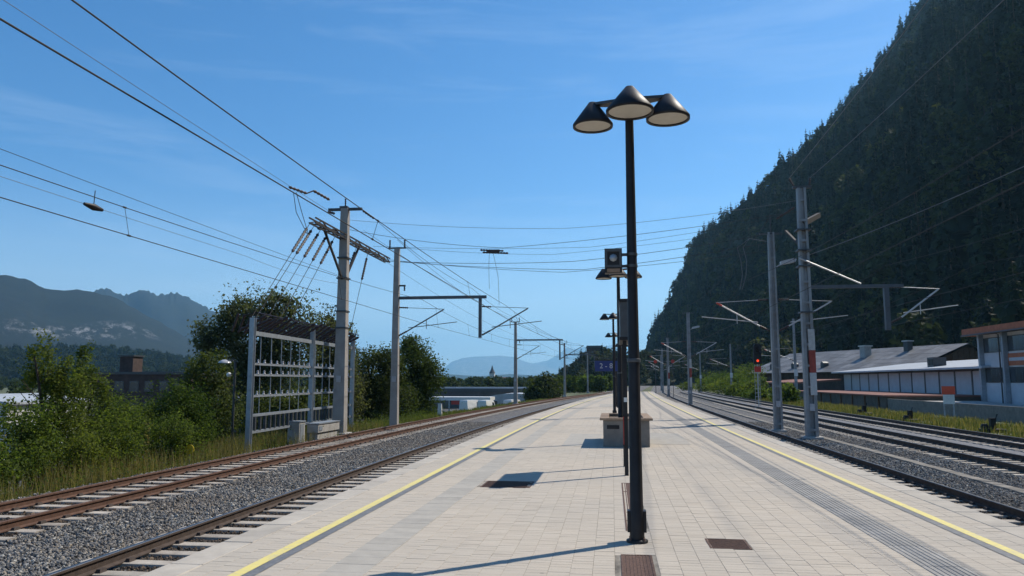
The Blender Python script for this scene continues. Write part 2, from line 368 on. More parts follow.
m_lf_birch = M_leaf('leaf_birch', (.075, .108, .028), (.21, .24, .065), .58)
m_lf_shrub = M_leaf('leaf_shrub', (.066, .104, .026), (.20, .24, .06), .58)
m_lf_dark = M_leaf('leaf_dark', (.034, .054, .019), (.105, .13, .045), .42)
m_lf_grey = M_leaf('leaf_greygreen', (.060, .072, .042), (.19, .20, .12), .55)
m_lf_bright = M_leaf('leaf_bright', (.050, .090, .018), (.13, .18, .045), .45)
m_lf_con = M_leaf('needle_dark', (.007, .013, .009), (.034, .048, .026), .16, (.5, .58, .66), (1.45, 1.5, 1.35))
m_lf_fdec = M_leaf('forest_leaf', (.014, .022, .010), (.070, .085, .032), .26, (.5, .6, .62), (1.4, 1.4, 1.15))
m_lf_fbr = M_leaf('forest_leaf_pale', (.035, .045, .018), (.12, .13, .05), .3)
m_grass = M_leaf('grass_blade', (.075, .10, .030), (.19, .20, .075), .4)
m_lf_mid = M_leaf('leaf_mid', (.038, .062, .018), (.115, .15, .04), .42)
m_drygr = M_leaf('dry_grass_blade', (.17, .135, .055), (.44, .35, .16), .4)

# ------------------------------------------------------------------ ground
def gh(x, y):
    left = -0.98
    zl = -1.05 + (-3.2)*min(1, max(0, (-x-15.5+cL(max(0, min(y, 140))))/8.0))
    zr = -0.86 + max(0, (x-45))*.03
    z = zl if x < 0 else min(zr, 1.5)
    dd = math.hypot(x, y)
    if dd > 60 and x < -30: z += .5*math.sin(x*.013)*math.sin(y*.009)
    return z
def axis(lo, hi, dense_lo, dense_hi, step, g=1.35):
    a = list(np.arange(dense_lo, dense_hi+step, step)); d = step
    x = dense_hi
    while x < hi: d *= g; x += d; a.append(min(x, hi))
    d = step; x = dense_lo
    while x > lo: d *= g; x -= d; a.insert(0, max(x, lo))
    return a
gx = axis(-20000, 20000, -40, 60, 2.0); gy = axis(-3000, 22000, -30, 200, 4.0)
V = [(x, y, gh(x, y)) for y in gy for x in gx]; nx = len(gx)
F = [(j*nx+i, j*nx+i+1, (j+1)*nx+i+1, (j+1)*nx+i) for j in range(len(gy)-1) for i in range(nx-1)]
setp(link('ground', npmesh('ground', V, F, m_ground, True)), kind='structure', label='grass and earth valley floor around the station', cat='ground')

# ------------------------------------------------------------------ track beds (ballast)
def ribbon(prof, c, ys):
    """prof: list of (x,z); follows curve c"""
    V = [(x+c(y), y, z) for y in ys for x, z in prof]; n = len(prof)
    F = [(j*n+i, j*n+i+1, (j+1)*n+i+1, (j+1)*n+i) for j in range(len(ys)-1) for i in range(n-1)]
    return V, F
YS = list(np.arange(-30, 0, 5.)) + list(np.arange(0, 160, 1.5)) + list(np.arange(160, 420, 10.))
rng = np.random.default_rng(3)
def bed(name, prof, c, label):
    V, F = ribbon(prof, c, YS)
    setp(link(name, npmesh(name, V, F, m_ballast, True)), kind='structure', label=label, cat='ballast')
LP = [(-13.4, -1.12), (-12.6, -.90), (-12.0, -.78)]+[(x, -.765) for x in np.arange(-11.6, -4.6, .5)]+[(-4.3, -.78), (-4.05, -.80)]
RP = [(4.6, -.80)]+[(x, -.765) for x in np.arange(5.0, 13.2, .5)]+[(13.4, -.80), (14.2, -.80), (16.9, -.80), (17.5, -.92)]
bed('track_bed_left', LP, cL, 'grey ballast bed under the two left tracks')
bed('track_bed_right', RP, cR, 'grey ballast bed under the right tracks')
# fine gravel path between the two right-hand sidings
V, F = ribbon([(12.95, -.752), (13.5, -.742), (14.1, -.752)], cR, YS)
setp(link('gravel_path', npmesh('gravel_path', V, F, m_gravel, True)), kind='structure', label='fine grey gravel strip between right sidings', cat='path')

# ------------------------------------------------------------------ rails and sleepers
def rail_mesh(x0, c, ys, rust=False):
    # I-profile, foot -.71 .. head top -.55
    pr = [(-.07, -.712), (.07, -.712), (.07, -.700), (.012, -.680), (.012, -.592), (.036, -.584), (.036, -.556), (.028, -.550), (-.028, -.550), (-.036, -.556), (-.036, -.584), (-.012, -.592), (-.012, -.680), (-.07, -.700)]
    n = len(pr); V = [(x0+x+c(y), y, z) for y in ys for x, z in pr]
    F = []; mi = []
    for j in range(len(ys)-1):
        for i in range(n):
            F.append((j*n+i, j*n+(i+1) % n, (j+1)*n+(i+1) % n, (j+1)*n+i)); mi.append(1 if i in (6, 7, 8) else 0)
    me = npmesh('rail', V, F, [m_railrust if rust else m_railside, m_railrust if rust else m_railtop])
    me.polygons.foreach_set('material_index', mi); return me
def sleeper_mesh():
    b = MB(); L = 1.3
    b.prism([(-.14, -.90), (.14, -.90), (.115, -.722), (.09, -.714), (-.09, -.714), (-.115, -.722)], 'x', -L, L)
    b.cur = 1
    for s in (-1, 1):
        for e in (-1, 1):
            x = s*.755+e*.105; b.frustum(x, 0, -.716, -.668, .075, .15, .05, .11)
    return b.mesh('sleeper', [m_sleeper, m_clip])
SLM = sleeper_mesh()
YR = list(np.arange(-14, 170, 1.5))
def track(name, xc, c, label, rust=False, y0=-8., y1=90., yend=168.):
    t = empty(name, (xc, y0, -.55), label=label, cat='railway track', group='railway tracks')
    for s in (-1, 1):
        o = link('rail', rail_mesh(xc+s*.755, c, YR, rust), None, t); o.location = (-xc, -y0, .55)
    y = y0; far = MB()
    while y < yend:
        if y < y1:
            o = link('sleeper', SLM, None, t); o.location = (c(y), y-y0, .55+random.uniform(-.006, .004))
            o.rotation_euler = (0, 0, yaw(c, y)+random.uniform(-.008, .008))
        else:
            a = c(y)+xc; far.box(a-1.3, a+1.3, y-.115, y+.115, -.86, -.714)
        y += .60
    o = far.build('sleeper', m_sleeper, t); o.location = (-xc, -y0, .55); o['kind'] = 'stuff'
    return t
XL1, XL2, XR1, XR2, XR3 = -5.83, -10.55, 6.35, 11.62, 15.35
track('railway_track', XL1, cL, 'left track right beside the platform edge, worn steel rail heads')
track('railway_track', XL2, cL, 'rusty-railed track farthest left beside the shrubs', True)
track('railway_track', XR1, cR, 'right track right beside the platform edge')
track('railway_track', XR2, cR, 'middle of the three right tracks, beyond the concrete cable trough')
track('railway_track', XR3, cR, 'siding farthest right along the grass strip')

# cable trough with lids between the right tracks
tr = empty('cable_trough', (8.95, 0, -.8), label='pale concrete cable trough running between the right tracks', cat='cable trough')
lid = MB().chbox(-.15, .15, -.245, .245, -.06, .0, .012).mesh('lid', m_lid)
y = 6.
while y < 90:
    o = link('lid', lid, None, tr); o.location = (cR(y)+random.uniform(-.008, .008), y, .10+random.uniform(-.006, .006)); o.rotation_euler = (random.uniform(-.01, .01), 0, yaw(cR, y)); y += .5
V, F = ribbon([(-.165, -.01), (-.165, .04), (.165, .04), (.165, -.01)], cR, [v for v in YS if v > -10 and v < 200])
link('channel', npmesh('channel', V, F, m_conc), None, tr)
V, F = ribbon([(-.17, -.01), (-.17, .10), (.17, .10), (.17, -.01)], cR, [90.]+[v for v in YS if 90 < v < 250])
setp(link('lid', npmesh('lid_far', V, F, m_lid), None, tr), kind='stuff')

# ------------------------------------------------------------------ platform
PY0, PY1, PYN = -14., 128., 30.
def pl(y): return -4.15+cL(y)
def pr_(y): return 4.72+cR(y)
plat = empty('platform', (0, 0, 0)); plat['kind'] = 'structure'; plat['label'] = 'paved island platform between the tracks'; plat['category'] = 'platform'
ys = [v for v in YS if PY0 <= v < PY1]+[PY1]
V = []; F = []
for y in ys:
    a, b = pl(y)+.03, pr_(y)-.03
    V += [(a, y, -1.1), (a, y, -.0032), (b, y, -.0032), (b, y, -1.1)]
for j in range(len(ys)-1):
    for i in range(3): F.append((j*4+i, j*4+i+1, (j+1)*4+i+1, (j+1)*4+i))
k = len(ys)*4; F += [(0, 1, 2, 3), (k-4, k-1, k-2, k-3)]
me = npmesh('platform_body', V, F, [m_joint, m_conc])
me.polygons.foreach_set('material_index', [0 if (i % 3 == 1 and i < len(F)-2) else 1 for i in range(len(F))])
link('platform_body', me, None, plat)
# coping stones
cop = MB().chbox(-.172, .172, -.495, .495, -.14, .004, .012).mesh('coping_stone', m_kerb)
far = MB()
for side in (-1, 1):
    c = cL if side < 0 else cR; x0 = -4.15+.174 if side < 0 else 4.72-.148
    y = PY0+.5
    while y < PY1:
        if 0 < y < 62:
            o = link('coping_stone', cop, None, plat); o.location = (x0+c(y)+random.uniform(-.004, .004), y, random.uniform(-.003, .002)); o.rotation_euler = (0, 0, yaw(c, y))
        else: far.box(x0+c(y)-.15, x0+c(y)+.15, y-.495, y+.495, -.14, .002)
        y += 1.0
setp(far.build('coping_stone', m_kerb, plat), kind='stuff')
# zones across the platform
GR = [(.06, .36, 6.95, 7.93), (.13, .30, 9.15, 13.35), (.97, 1.39, 8.33, 8.82), (-2.14, -1.33, 12.55, 13.33)]
TL = (-2.60, -2.20); TR = (2.80, 3.20)
pav = []
NXP = range(-20, 23)
for ix in NXP:
    x0, x1 = ix*.2, ix*.2+.2
    if x0 < -4.15+.29 or x1 > 4.72-.29: continue
    xm = ix*.2+.1
    if TL[0] < xm < TL[1] or TR[0] < xm < TR[1]: continue
    off = -.05 if abs(ix) % 2 else 0.
    for iy in range(42, int(PYN*10)):
        y0 = iy*.1+off; ym = y0+.05
        if any(a-.02 < xm < b+.02 and c_-.02 < ym < d+.02 for a, b, c_, d in GR): continue
        pav.append((xm, ym))
def inview(x, y):
    q = (x-0)*math.cos(R(7.35))+y*math.sin(R(7.35)); dpt = y*math.cos(R(7.35))-x*math.sin(R(7.35))
    return abs(q/dpt) < .66 and y > 6.75
pav.sort(key=lambda p: (not inview(*p), math.hypot(*p)))
pm = MB().chbox(-.0985, .0985, -.0485, .0485, -.02, 0, .0012).mesh('paver', m_paver)
for x, y in pav[:300]:
    o = link('paver', pm, None, plat); o.location = (x, y, random.uniform(-.0014, .0012)); o.rotation_euler = (random.uniform(-.006, .006), random.uniform(-.006, .006), random.uniform(-.008, .008))
rest = np.array(pav[300:]); N = len(rest)
bv = np.array([v.co[:] for v in pm.vertices]); bf = np.array([list(p.vertices) for p in pm.polygons])
tz = rng.uniform(-.0014, .0012, (N, 1, 1)); tilt = rng.uniform(-.006, .006, (N, 1, 2))
V = np.repeat(bv[None], N, 0); V[:, :, 2:3] += tz + (V[:, :, :2]*tilt).sum(-1, keepdims=True); V[:, :, 0] += rest[:, 0:1]; V[:, :, 1] += rest[:, 1:2]
F = bf[None]+(np.arange(N)*len(bv))[:, None, None]
setp(link('paver', npmesh('paver_field', V.reshape(-1, 3), F.reshape(-1, 4), m_paver), None, plat), kind='stuff')
# paving beyond the single pavers and behind the camera
for ya, yb in ((PYN, PY1), (PY0, 4.15)):
    yy = [ya]+[v for v in YS if ya < v < yb]+[yb]; V = []
    for y in yy: V += [(pl(y)+.301, y, -.001), (pr_(y)-.301, y, -.001)]
    F = [(2*j, 2*j+1, 2*j+3, 2*j+2) for j in range(len(yy)-1)]
    link('paving', npmesh('paving', V, F, m_paver_far), None, plat)
# painted safety lines (thin sheets)
def strip(name, xa, xb, c, z, m, ya=PY0, yb=PY1):
    yy = [ya]+[v for v in YS if ya < v < yb]+[yb]
    V = []
    for y in yy: V += [(xa+c(y), y, z), (xb+c(y), y, z)]
    return link(name, npmesh(name, V, [(2*j, 2*j+1, 2*j+3, 2*j+2) for j in range(len(yy)-1)], m), None, plat)
strip('yellow_line', -3.37, -3.255, cL, .005, m_yline); strip('dark_line', -3.25, -3.14, cL, .0046, m_dline)
strip('yellow_line', 3.89, 4.0, cR, .005, m_yline); strip('dark_line', 3.78, 3.885, cR, .0046, m_dline)
# tactile guidance slabs with ribs
tb = MB(); tb.box(-.198, .198, -.148, .148, -.02, -.0015); 
tb.cur = 1
for k in range(7):
    x = -.171+k*.057; tb.frustum(x, 0, -.0015, .0035, .044, .296, .038, .292)
tact_r = tb.mesh('tactile_slab', [m_tactd, m_tact])
tb = MB().chbox(-.198, .198, -.148, .148, -.02, .002, .002); tact_l = tb.mesh('tactile_slab', m_tactl)
for xm, me, c in (((TL[0]+TL[1])/2, tact_l, cL), ((TR[0]+TR[1])/2, tact_r, cR)):
    y = 4.35
    while y < PYN:
        o = link('tactile_slab', me, None, plat); o.location = (xm, y, random.uniform(-.001, .001)); y += .3
strip('tactile_strip', TL[0], TL[1], cL, .003, m_tactl, PYN, PY1); strip('tactile_strip', TR[0], TR[1], cR, .003, m_tactd, PYN, PY1)
# drain grates
for a, b, c_, d in GR:
    g = MB()
    for x0, x1, y0, y1 in ((a, b, c_, c_+.022), (a, b, d-.022, d), (a, a+.022, c_+.022, d-.022), (b-.022, b, c_+.022, d-.022)): g.box(x0, x1, y0, y1, -.016, .004)
    if (d-c_) > (b-a)*1.5:
        n = max(3, int((b-a)/.035))
        for i in range(1, n): x = a+.02+(b-a-.04)*i/n; g.box(x-.007, x+.007, c_+.022, d-.022, -.016, .002)
    else:
        n = max(3, int((d-c_)/.04))
        for i in range(1, n): yv = c_+.02+(d-c_-.04)*i/n; g.box(a+.022, b-.022, yv-.008, yv+.008, -.016, .002)
    g.box(a+.02, b-.02, c_+.02, d-.02, -.0158, -.0015)
    g.build('drain_grate', m_rust, plat)
# repaired asphalt patches further along the platform
for a, b, c_, d in ((-1.35, -.35, 20.6, 25.5), (1.0, 2.1, 21.5, 26.0), (-1.3, -.6, 36.0, 37.0), (-.9, .2, 52, 58)):
    n = 10; 
    V = [((a+b)/2+(b-a)/2*x, (c_+d)/2+(d-c_)/2*y, .0042) for x, y in ((-1, -1), (.97, -1), (1, .96), (-.98, 1))]
    link('repair_patch', npmesh('repair_patch', V, [(0, 1, 2, 3)], m_tactl), None, plat)

# ------------------------------------------------------------------ platform lamps
def make_lamp():
    t = empty('platform_lamp')
    MB().lathe((0, 0, 0), [(.078, 0), (.078, .30), (.070, .32), (.046, 4.70)], 20).build('pole', m_dark, t)
    bp = MB().lathe((0, 0, 0), [(.115, 0), (.115, .02), (.08, .035)], 20).build('base_plate', m_dark, t)
    MB().box(-.10, .10, -.03, .10, .10, .32).build('access_door', m_dark, t)
    bl = MB()
    for k in range(4): bl.lathe((.098*math.cos(.785+k*1.571), .098*math.sin(.785+k*1.571), .02), [(.014, 0), (.014, .022), (.006, .03)], 6)
    bl.build('bolt', m_rust, bp)
    MB().lathe((0, 0, 0), [(.0705, 1.9), (.073, 1.905), (.073, 1.935), (.0695, 1.94)], 20).build('joint_collar', m_dkgrey, t)
    plt = MB()
    HD = [(0., -.30, .262), (-.415, .14, .232), (.43, -.01, .245)]
    for hx, hy, hr in HD:
        L_ = math.hypot(hx, hy); ca, sa = hx/L_*L_/.5, hy/L_*L_/.5; nx_, ny_ = -hy/L_*.13, hx/L_*.13
        plt.add([(nx_, ny_, 4.86), (-nx_, -ny_, 4.86), (ca*.5-nx_*.3, sa*.5-ny_*.3, 4.90), (ca*.5+nx_*.3, sa*.5+ny_*.3, 4.90),
                 (nx_, ny_, 4.83), (-nx_, -ny_, 4.83), (ca*.5-nx_*.3, sa*.5-ny_*.3, 4.87), (ca*.5+nx_*.3, sa*.5+ny_*.3, 4.87)],
                [(0, 1, 2, 3), (4, 7, 6, 5), (0, 4, 5, 1), (2, 6, 7, 3), (1, 5, 6, 2), (0, 3, 7, 4)])
    plt.lathe((0, 0, 4.66), [(.055, 0), (.06, .10), (.10, .17), (.10, .22), (.03, .24)], 16)
    plt.build('bracket', m_dkgrey, t)
    for hx, hy, hr in HD:
        s = MB().lathe((hx, hy, -.02), [(hr-.028, 4.645), (hr-.002, 4.635), (hr, 4.67), (.045, 4.93), (.0, 4.935)], 36, caps=False)
        s.lathe((hx, hy, -.02), [(hr-.024, 4.66), (.04, 4.91)], 36, caps=False)
        so_ = s.build('lamp_shade', m_dark, t)
        MB().lathe((hx, hy, -.02), [(hr-.027, 4.655), (.12, 4.647), (.0, 4.645)], 32, caps=False).build('diffuser', m_diff, so_)
    return t
lamp0 = make_lamp()
LAMPS = [(.24, 8.55, 'tall dark lamp post with three cone shades nearest the camera'), (.22, 22.0, 'lamp post with cone shades rising from the concrete planter'),
         (.10, 37.0, 'third lamp post along the platform, behind the planter'), (.22, 52., 'fourth lamp post along the platform, beside the blue sign'),
         (.9, 67., 'fifth lamp post along the platform'), (2.2, 84., 'lamp post farthest along the platform')]
for i, (x, y, l) in enumerate(LAMPS):
    o = lamp0 if i == 0 else copy_tree(lamp0)
    o.location = (x, y, .004); setp(o, l, 'lamp post', 'lamp posts along the platform')
# loudspeaker box clamped on the first lamp
t = empty('loudspeaker_box', (.035, 8.55, 2.88), label='square black loudspeaker box clamped to the nearest lamp post', cat='loudspeaker')
MB().box(-.095, .095, -.11, .03, 0, .27).build('housing', m_dark, t)
b = MB(); 
for x0, x1, z0, z1 in ((-.088, .088, .235, .263), (-.088, .088, .06, .085), (-.088, -.065, .085, .235), (.065, .088, .085, .235)): b.box(x0, x1, -.122, -.108, z0, z1)
b.build('bezel', m_dkgrey, t)
b = MB(); b.lathe((0, 0, 0), [(.044, 0), (.040, .012), (.0, .014)], 8)
o = b.build('cone_grille', m_galv, t); o.rotation_euler = (R(90), 0, 0); o.location = (0, -.108, .165)
MB().box(-.07, .07, -.116, -.10, .006, .045).build('label_plate', m_wood, t)
b = MB()
for z in (.07, .2): b.box(.09, .26, -.012, .012, z, z+.03); b.lathe((.205, 0, z), [(.062, 0), (.062, .03)], 16)
b.build('clamp', m_dkgrey, t)

# notice board seen edge-on behind the first lamp
t = empty('notice_board', (.24, 15.2, 0), label='two-legged dark notice board standing edge-on behind the nearest lamp', cat='notice board')
for dy in (-.78, .72): MB().box(-.035, .035, dy-.035, dy+.035, 0, 3.16).build('post', m_dark, t)
bd = MB().box(-.075, .075, -.98, .92, 2.46, 3.18).build('board', m_dkgrey, t)
b = MB()
for z0, z1 in ((2.44, 2.50), (3.14, 3.20)): b.box(-.09, .09, -1.0, .94, z0, z1)
b.build('frame', m_dark, bd)
MB().box(-.05, -.0352, -.80, -.76, .55, 1.05).build('red_tag', m_red, t)
MB().box(-.030, .030, -.822, -.8155, 1.32, 1.40).build('sticker', m_white, t)

# concrete planter around the second lamp
t = empty('planter', (.35, 22., 0), label='square concrete planter with timber rim in the middle of the platform', cat='planter')
for x0, x1, y0, y1 in ((-.60, .60, -1.5, -1.40), (-.60, .60, 1.40, 1.5), (-.60, -.50, -1.40, 1.40), (.50, .60, -1.40, 1.40)):
    MB().chbox(x0+.003, x1-.003, y0, y1, .004, .68, .008).build('wall_panel', m_plant, t)
for x0, x1, y0, y1 in ((-.68, .68, -1.57, -1.36), (-.68, .68, 1.36, 1.57), (-.68, -.45, -1.355, 1.355), (.45, .68, -1.355, 1.355)):
    MB().chbox(x0, x1, y0, y1, .683, .745, .008).build('rim_board', m_wood, t)
MB().box(-.49, .49, -1.39, 1.39, .5, .66).build('soil', m_soil, t)
MB().box(-.50, -.18, -1.512, -1.495, .46, .56).build('vent_slot', m_dark, t)

# blue platform number sign
t = empty('platform_sign', (.22, 50.5, 2.25), label='blue sign with white numbers 2 - 8 on the platform', cat='sign')
MB().box(-1.30, .18, -.04, .04, .08, .74).build('panel', m_blue, t)
MB().box(.06, .14, -.03, .03, -2.25, .95).build('post', m_dark, t)
MB().box(-1.35, .25, -.03, .03, .76, .82).build('bracket', m_dark, t)
def text(s, size, mat, parent, loc, rot, name='lettering'):
    cu = bpy.data.curves.new(name, 'FONT'); cu.body = s; cu.size = size; cu.align_x = 'CENTER'; cu.align_y = 'CENTER'; cu.extrude = .004
    tmp = bpy.data.objects.new('tmp', cu); col.objects.link(tmp)
    bpy.context.view_layer.update()
    me = bpy.data.meshes.new_from_object(tmp.evaluated_get(bpy.context.evaluated_depsgraph_get()))
    bpy.data.objects.remove(tmp); me.materials.clear(); o = link(name, me, mat, parent); o.location = loc; o.rotation_euler = rot; return o
text('2 - 8', .46, m_ins_w, t, (-.58, -.047, .41), (R(90), 0, 0))

# ------------------------------------------------------------------ masts and overhead line
def cantilever(parent, x0, y, side, zc=4.75, reach=2.5, tube=m_dkgrey, redtip=False, zb=4.15, zt=5.55):
    """bracket from a mast face at x0 towards side; contact wire height zc"""
    s = side; b = MB()
    b.tube([(x0+s*.45, y, zb+.22), (x0+s*reach, y, zt)], .035, 8)
    b.tube([(x0+s*.55, y, zb+.42), (x0+s*(reach+.75), y, zc+.12)], .022, 6)
    b.tube([(x0+s*reach*.62, y, zb+.85), (x0+s*reach*.62, y, zc-.25)], .018, 6)
    b.tube([(x0+s*.5, y, zt+.12), (x0+s*(reach+.05), y, zt+.02)], .016, 6)
    o = b.build('bracket_arm', tube, parent)
    i = MB(); i.insul((x0+s*.02, y, zb), (x0+s*.47, y, zb+.235), .065, 5); i.insul((x0+s*.02, y, zt+.14), (x0+s*.52, y, zt+.12), .055, 5)
    i.build('insulator', m_ins, parent)
    if redtip:
        MB().tube([(x0+s*(reach-.25), y, zt-.14+.0), (x0+s*(reach+.02), y, zt+.01)], .045, 8).build('red_tip', m_red, parent)
    return o
def mast(name, x, y, ztop, label, mat, w0=.42, w1=.28, zb=-.9, h=False):
    t = empty(name, (0, 0, 0), label=label, cat='mast', group='overhead line masts')
    b = MB()
    if h:   # H section: two flanges and a web, joined by batten plates
        for s in (-1, 1): b.frustum(x+s*w0*.36, y, zb, ztop, w0*.28, w0*.85, w1*.28, w1*.85, ox=-s*(w0-w1)*.36)
        b.frustum(x, y, zb, ztop, w0*.44, .06, w1*.44, .05)
        z = zb+.5
        while z < ztop-.2:
            k = 1-(z-zb)/(ztop-zb)*(1-w1/w0); b.box(x-w0*.47*k, x+w0*.47*k, y-w0*.435*k-.012, y-w0*.425*k+.02, z, z+.10); z += .9
    else: b.frustum(x, y, zb, ztop, w0, w0*.9, w1, w1*.9)
    b.build('pole', mat, t)
    MB().box(x-.11, x+.11, y-w0*.5-.03, y-w0*.5+.0, 1.65, 1.95 if not h else .95).build('number_plate', m_ins_w, t) if not h else MB().box(x-.10, x+.10, y-w0*.5-.03, y-w0*.5, .45, .75).build('number_plate', m_ins_w, t)
    MB().chbox(x-w0*.8, x+w0*.8, y-w0*.8, y+w0*.8, -1.1, -.72+(.10 if h else .0), .03).build('footing', m_conc, t)
    return t
def bands(t, x, y, w, zb, ztop):
    # red-white warning band
    for z0, z1, m in ((3.0, 3.9, m_bandw), (2.05, 3.0, m_bandr), (1.1, 2.05, m_bandw)):
        MB().box(x-w*.05, x+w*.52, y-w*.50, y+w*.50, z0+.003, z1-.003).build('warning_band', m, t)

# L0 : tall concrete switch mast
L0 = mast('switch_mast', -12.85, 35.7, 10.1, 'tallest concrete mast on the left with a long trussed arm', m_mast, .58, .36)
b = MB(); b.box(-13.7, -12.0, 35.62, 35.78, 10.0, 10.12); b.box(-13.1, -12.7, 35.55, 35.85, 10.12, 10.2)
b.build('cross_arm', m_dkgrey, L0)
b = MB(); b.insul((-13.65, 35.5, 9.92), (-13.2, 35.2, 9.75), .07, 4); b.insul((-12.0, 35.8, 10.0), (-11.5, 36.1, 9.65), .07, 5); b.insul((-12.85, 35.7, 10.2), (-12.85, 35.7, 10.6), .05, 4)
b.insul((-13.0, 35.4, 8.95), (-13.9, 34.8, 8.95), .07, 5)
b.build('insulator', m_ins, L0)
# trussed arm parallel to the track
b = MB(); ya, yb, zz, xx = 31.6, 43.0, 8.55, -12.85
for dx in (-.14, .14):
    for dz in (0, .32): b.bar((xx+dx, ya, zz+dz*.7), (xx+dx, yb, zz+dz*.7), .06, .06)
n = 14
for i in range(n):
    y0 = ya+(yb-ya)*i/n; y1 = ya+(yb-ya)*(i+1)/n
    for dx in (-.14, .14): b.bar((xx+dx, y0, zz+(.22 if i % 2 else 0)), (xx+dx, y1, zz+(0 if i % 2 else .22)), .045, .045)
    b.bar((xx-.14, y0, zz), (xx+.14, y1, zz), .04, .04)
for s in (-1, 1):
    b.bar((xx, 35.7+s*.2, 6.6), (xx-.1, 35.7+s*2.4, zz), .09, .09)
b.build('trussed_arm', m_truss, L0)
b = MB(); 
for z in (4.2, 5.0, 6.6, 7.6): b.box(-12.85-.26, -12.85+.26, 35.42, 35.98, z, z+.07)
b.build('strap', m_dkgrey, L0)
dro = [(31.7, 27.0), (32.2, 27.4), (33.0, 28.6), (33.9, 29.6), (34.8, 30.8), (37.9, 34.9), (39.8, 37.5)]
for i, (y0, y1) in enumerate(dro):
    c_ = MB(); a = Vector((xx-.15, y0, zz)); e = Vector((-13.3+random.uniform(-.2, .2), y1, 4.05)); p1 = a.lerp(e, .06); p2 = a.lerp(e, .34)
    c_.insul(p1, p2, .075, 9); c_.build('insulator', m_ins, L0)
    MB().tube([a, p1], .014, 5).tube([p2, e], .014, 5).build('down_cable', m_wire, L0)

# switch frame beside the mast
fr = empty('switchgear_stand', (0, 0, 0), label='galvanised steel frame with rows of insulators left of the tracks', cat='switchgear frame')
FX = [(-13.0, 26.7), (-13.35, 33.3), (-13.7, 39.8)]
for x, y in FX:
    b = MB()
    for s in (-1, 1): b.box(x-.09, x+.09, y+s*.085-.012, y+s*.085+.012, -1.15, 4.0)
    b.box(x-.02, x+.02, y-.072, y+.072, -1.15, 4.0); b.build('post', m_galv, fr)
    MB().chbox(x-.35, x+.35, y-.35, y+.35, -1.3, -.92, .03).build('footing', m_conc, fr)
def fx(y): return -13.0-.7*(y-26.7)/13.1
for z, hh in ((3.45, .16), (2.32, .08), (1.92, .08), (1.15, .08), (.45, .10), (-.15, .10)):
    for (xa, y0), (xb, y1) in zip(FX[:-1], FX[1:]):
        MB().bar((xa-.02, y0+.1, z), (xb-.02, y1-.1, z), .07, hh).build('cross_rail', m_galv, fr)
    if z in (2.32, 1.92, 1.15):
        i_ = MB(); y = 27.3
        while y < 39.4:
            if abs(y-33.3) > .4: i_.lathe((fx(y), y, z+.04), [(.05, 0), (.05, .04), (.02, .05), (.045, .09), (.02, .14)], 7)
            y += .62
        i_.build('insulator_row', m_ins_w, fr)
i_ = MB(); y = 26.9
while y < 39.8:
    i_.insul((fx(y)-.5, y-.15, 3.55), (fx(y)+.35, y+.1, 4.12+random.uniform(-.1, .15)), .075, 5); i_.insul((fx(y)-.9, y, 3.5), (fx(y)-.7, y+.05, 4.2), .06, 5)
    i_.tube([(fx(y)+.35, y+.1, 4.12), (fx(y)-.1, y+.35, 4.25), (fx(y)-.7, y+.45, 4.15)], .022, 5)
    y += .55
i_.build('isolator_switch', m_ins, fr)
b = MB(); y = 27.6
while y < 39.4:
    if abs(y-33.3) > .5: b.tube([(fx(y)-.05, y, 3.4), (fx(y)-.05, y+.05, .5)], .018, 5)
    y += 1.05
b.build('drive_rod', m_galv, fr)
b = MB(); y = 27.2
while y < 39.6:
    if abs(y-33.3) > .35: b.box(fx(y)-.06, fx(y)+.04, y-.05, y+.05, -.10, .40)
    y += .48
b.build('drive_row', m_dkgrey, fr)
# grey cabinets by the frame
for x, y, w_, d_, z0, z1, l in ((-12.75, 33.4, .5, 2.6, -.5, -.15, 'long pale grey trough cabinet at the foot of the switch frame'), (-13.1, 31.2, .5, .6, -.9, .0, 'small square grey cabinet left of the trough cabinet')):
    t = empty('cabinet', (x, y, 0), label=l, cat='cabinet', group='cabinets by the switch frame')
    MB().chbox(-w_/2, w_/2, -d_/2, d_/2, z0, z1, .02).build('body', m_conc, t)
    MB().box(-w_/2-.03, w_/2+.03, -d_/2-.03, d_/2+.03, z1+.002, z1+.05).build('lid', m_galv, t)
    MB().box(-w_/2+.06, w_/2-.06, -d_/2+.1, d_/2-.1, -1.25, z0-.002).build('plinth', m_conc, t)
    MB().box(w_/2+.002, w_/2+.02, -d_/2+.08, -d_/2+.45, z0+.08, z1-.08).build('door', m_galv, t)

def left_mast(y, x, ztop, label, boom=None, brk=True):
    t = mast('catenary_mast', x, y, ztop, label, m_mast, .42, .27)
    b = MB(); b.box(x-.5, x+.5, y-.05, y+.05, ztop, ztop+.07); b.build('cross_arm', m_dkgrey, t)
    i = MB()
    for s in (-1, 1): i.insul((x+s*.42, y, ztop+.07), (x+s*.42, y, ztop+.50), .06, 4)
    i.build('insulator', m_ins, t)
    i = MB(); i.box(x+.15, x+.50, y-.06, y+.06, ztop-2.1, ztop-2.02); i.insul((x+.45, y, ztop-2.1), (x+.45, y, ztop-2.35), .06, 3); i.build('side_bracket', m_dkgrey, t)
    cantilever(t, x+.15, y, 1)
    if boom:
        b = MB(); b.box(x+.15, boom, y-.07, y+.07, 6.13, 6.29); b.build('boom', m_boom, t)
        MB().box(boom-.42, boom-.26, y-.08, y+.08, 4.0, 6.126).build('drop_post', m_boom, t)
        cantilever(t, boom-.26, y, 1)
    return t
left_mast(40.8, -11.65, 8.95, 'nearest left catenary mast, carrying a long horizontal boom', -6.65)
left_mast(84.9, -10.55, 8.2, 'left catenary mast with boom in front of the white hall', -5.3)
left_mast(134., -8.1, 8.2, 'left catenary mast beside the round dark bush', -2.6)
left_mast(178., -5.5, 8.0, 'far left catenary mast in front of the green hedge', .2)

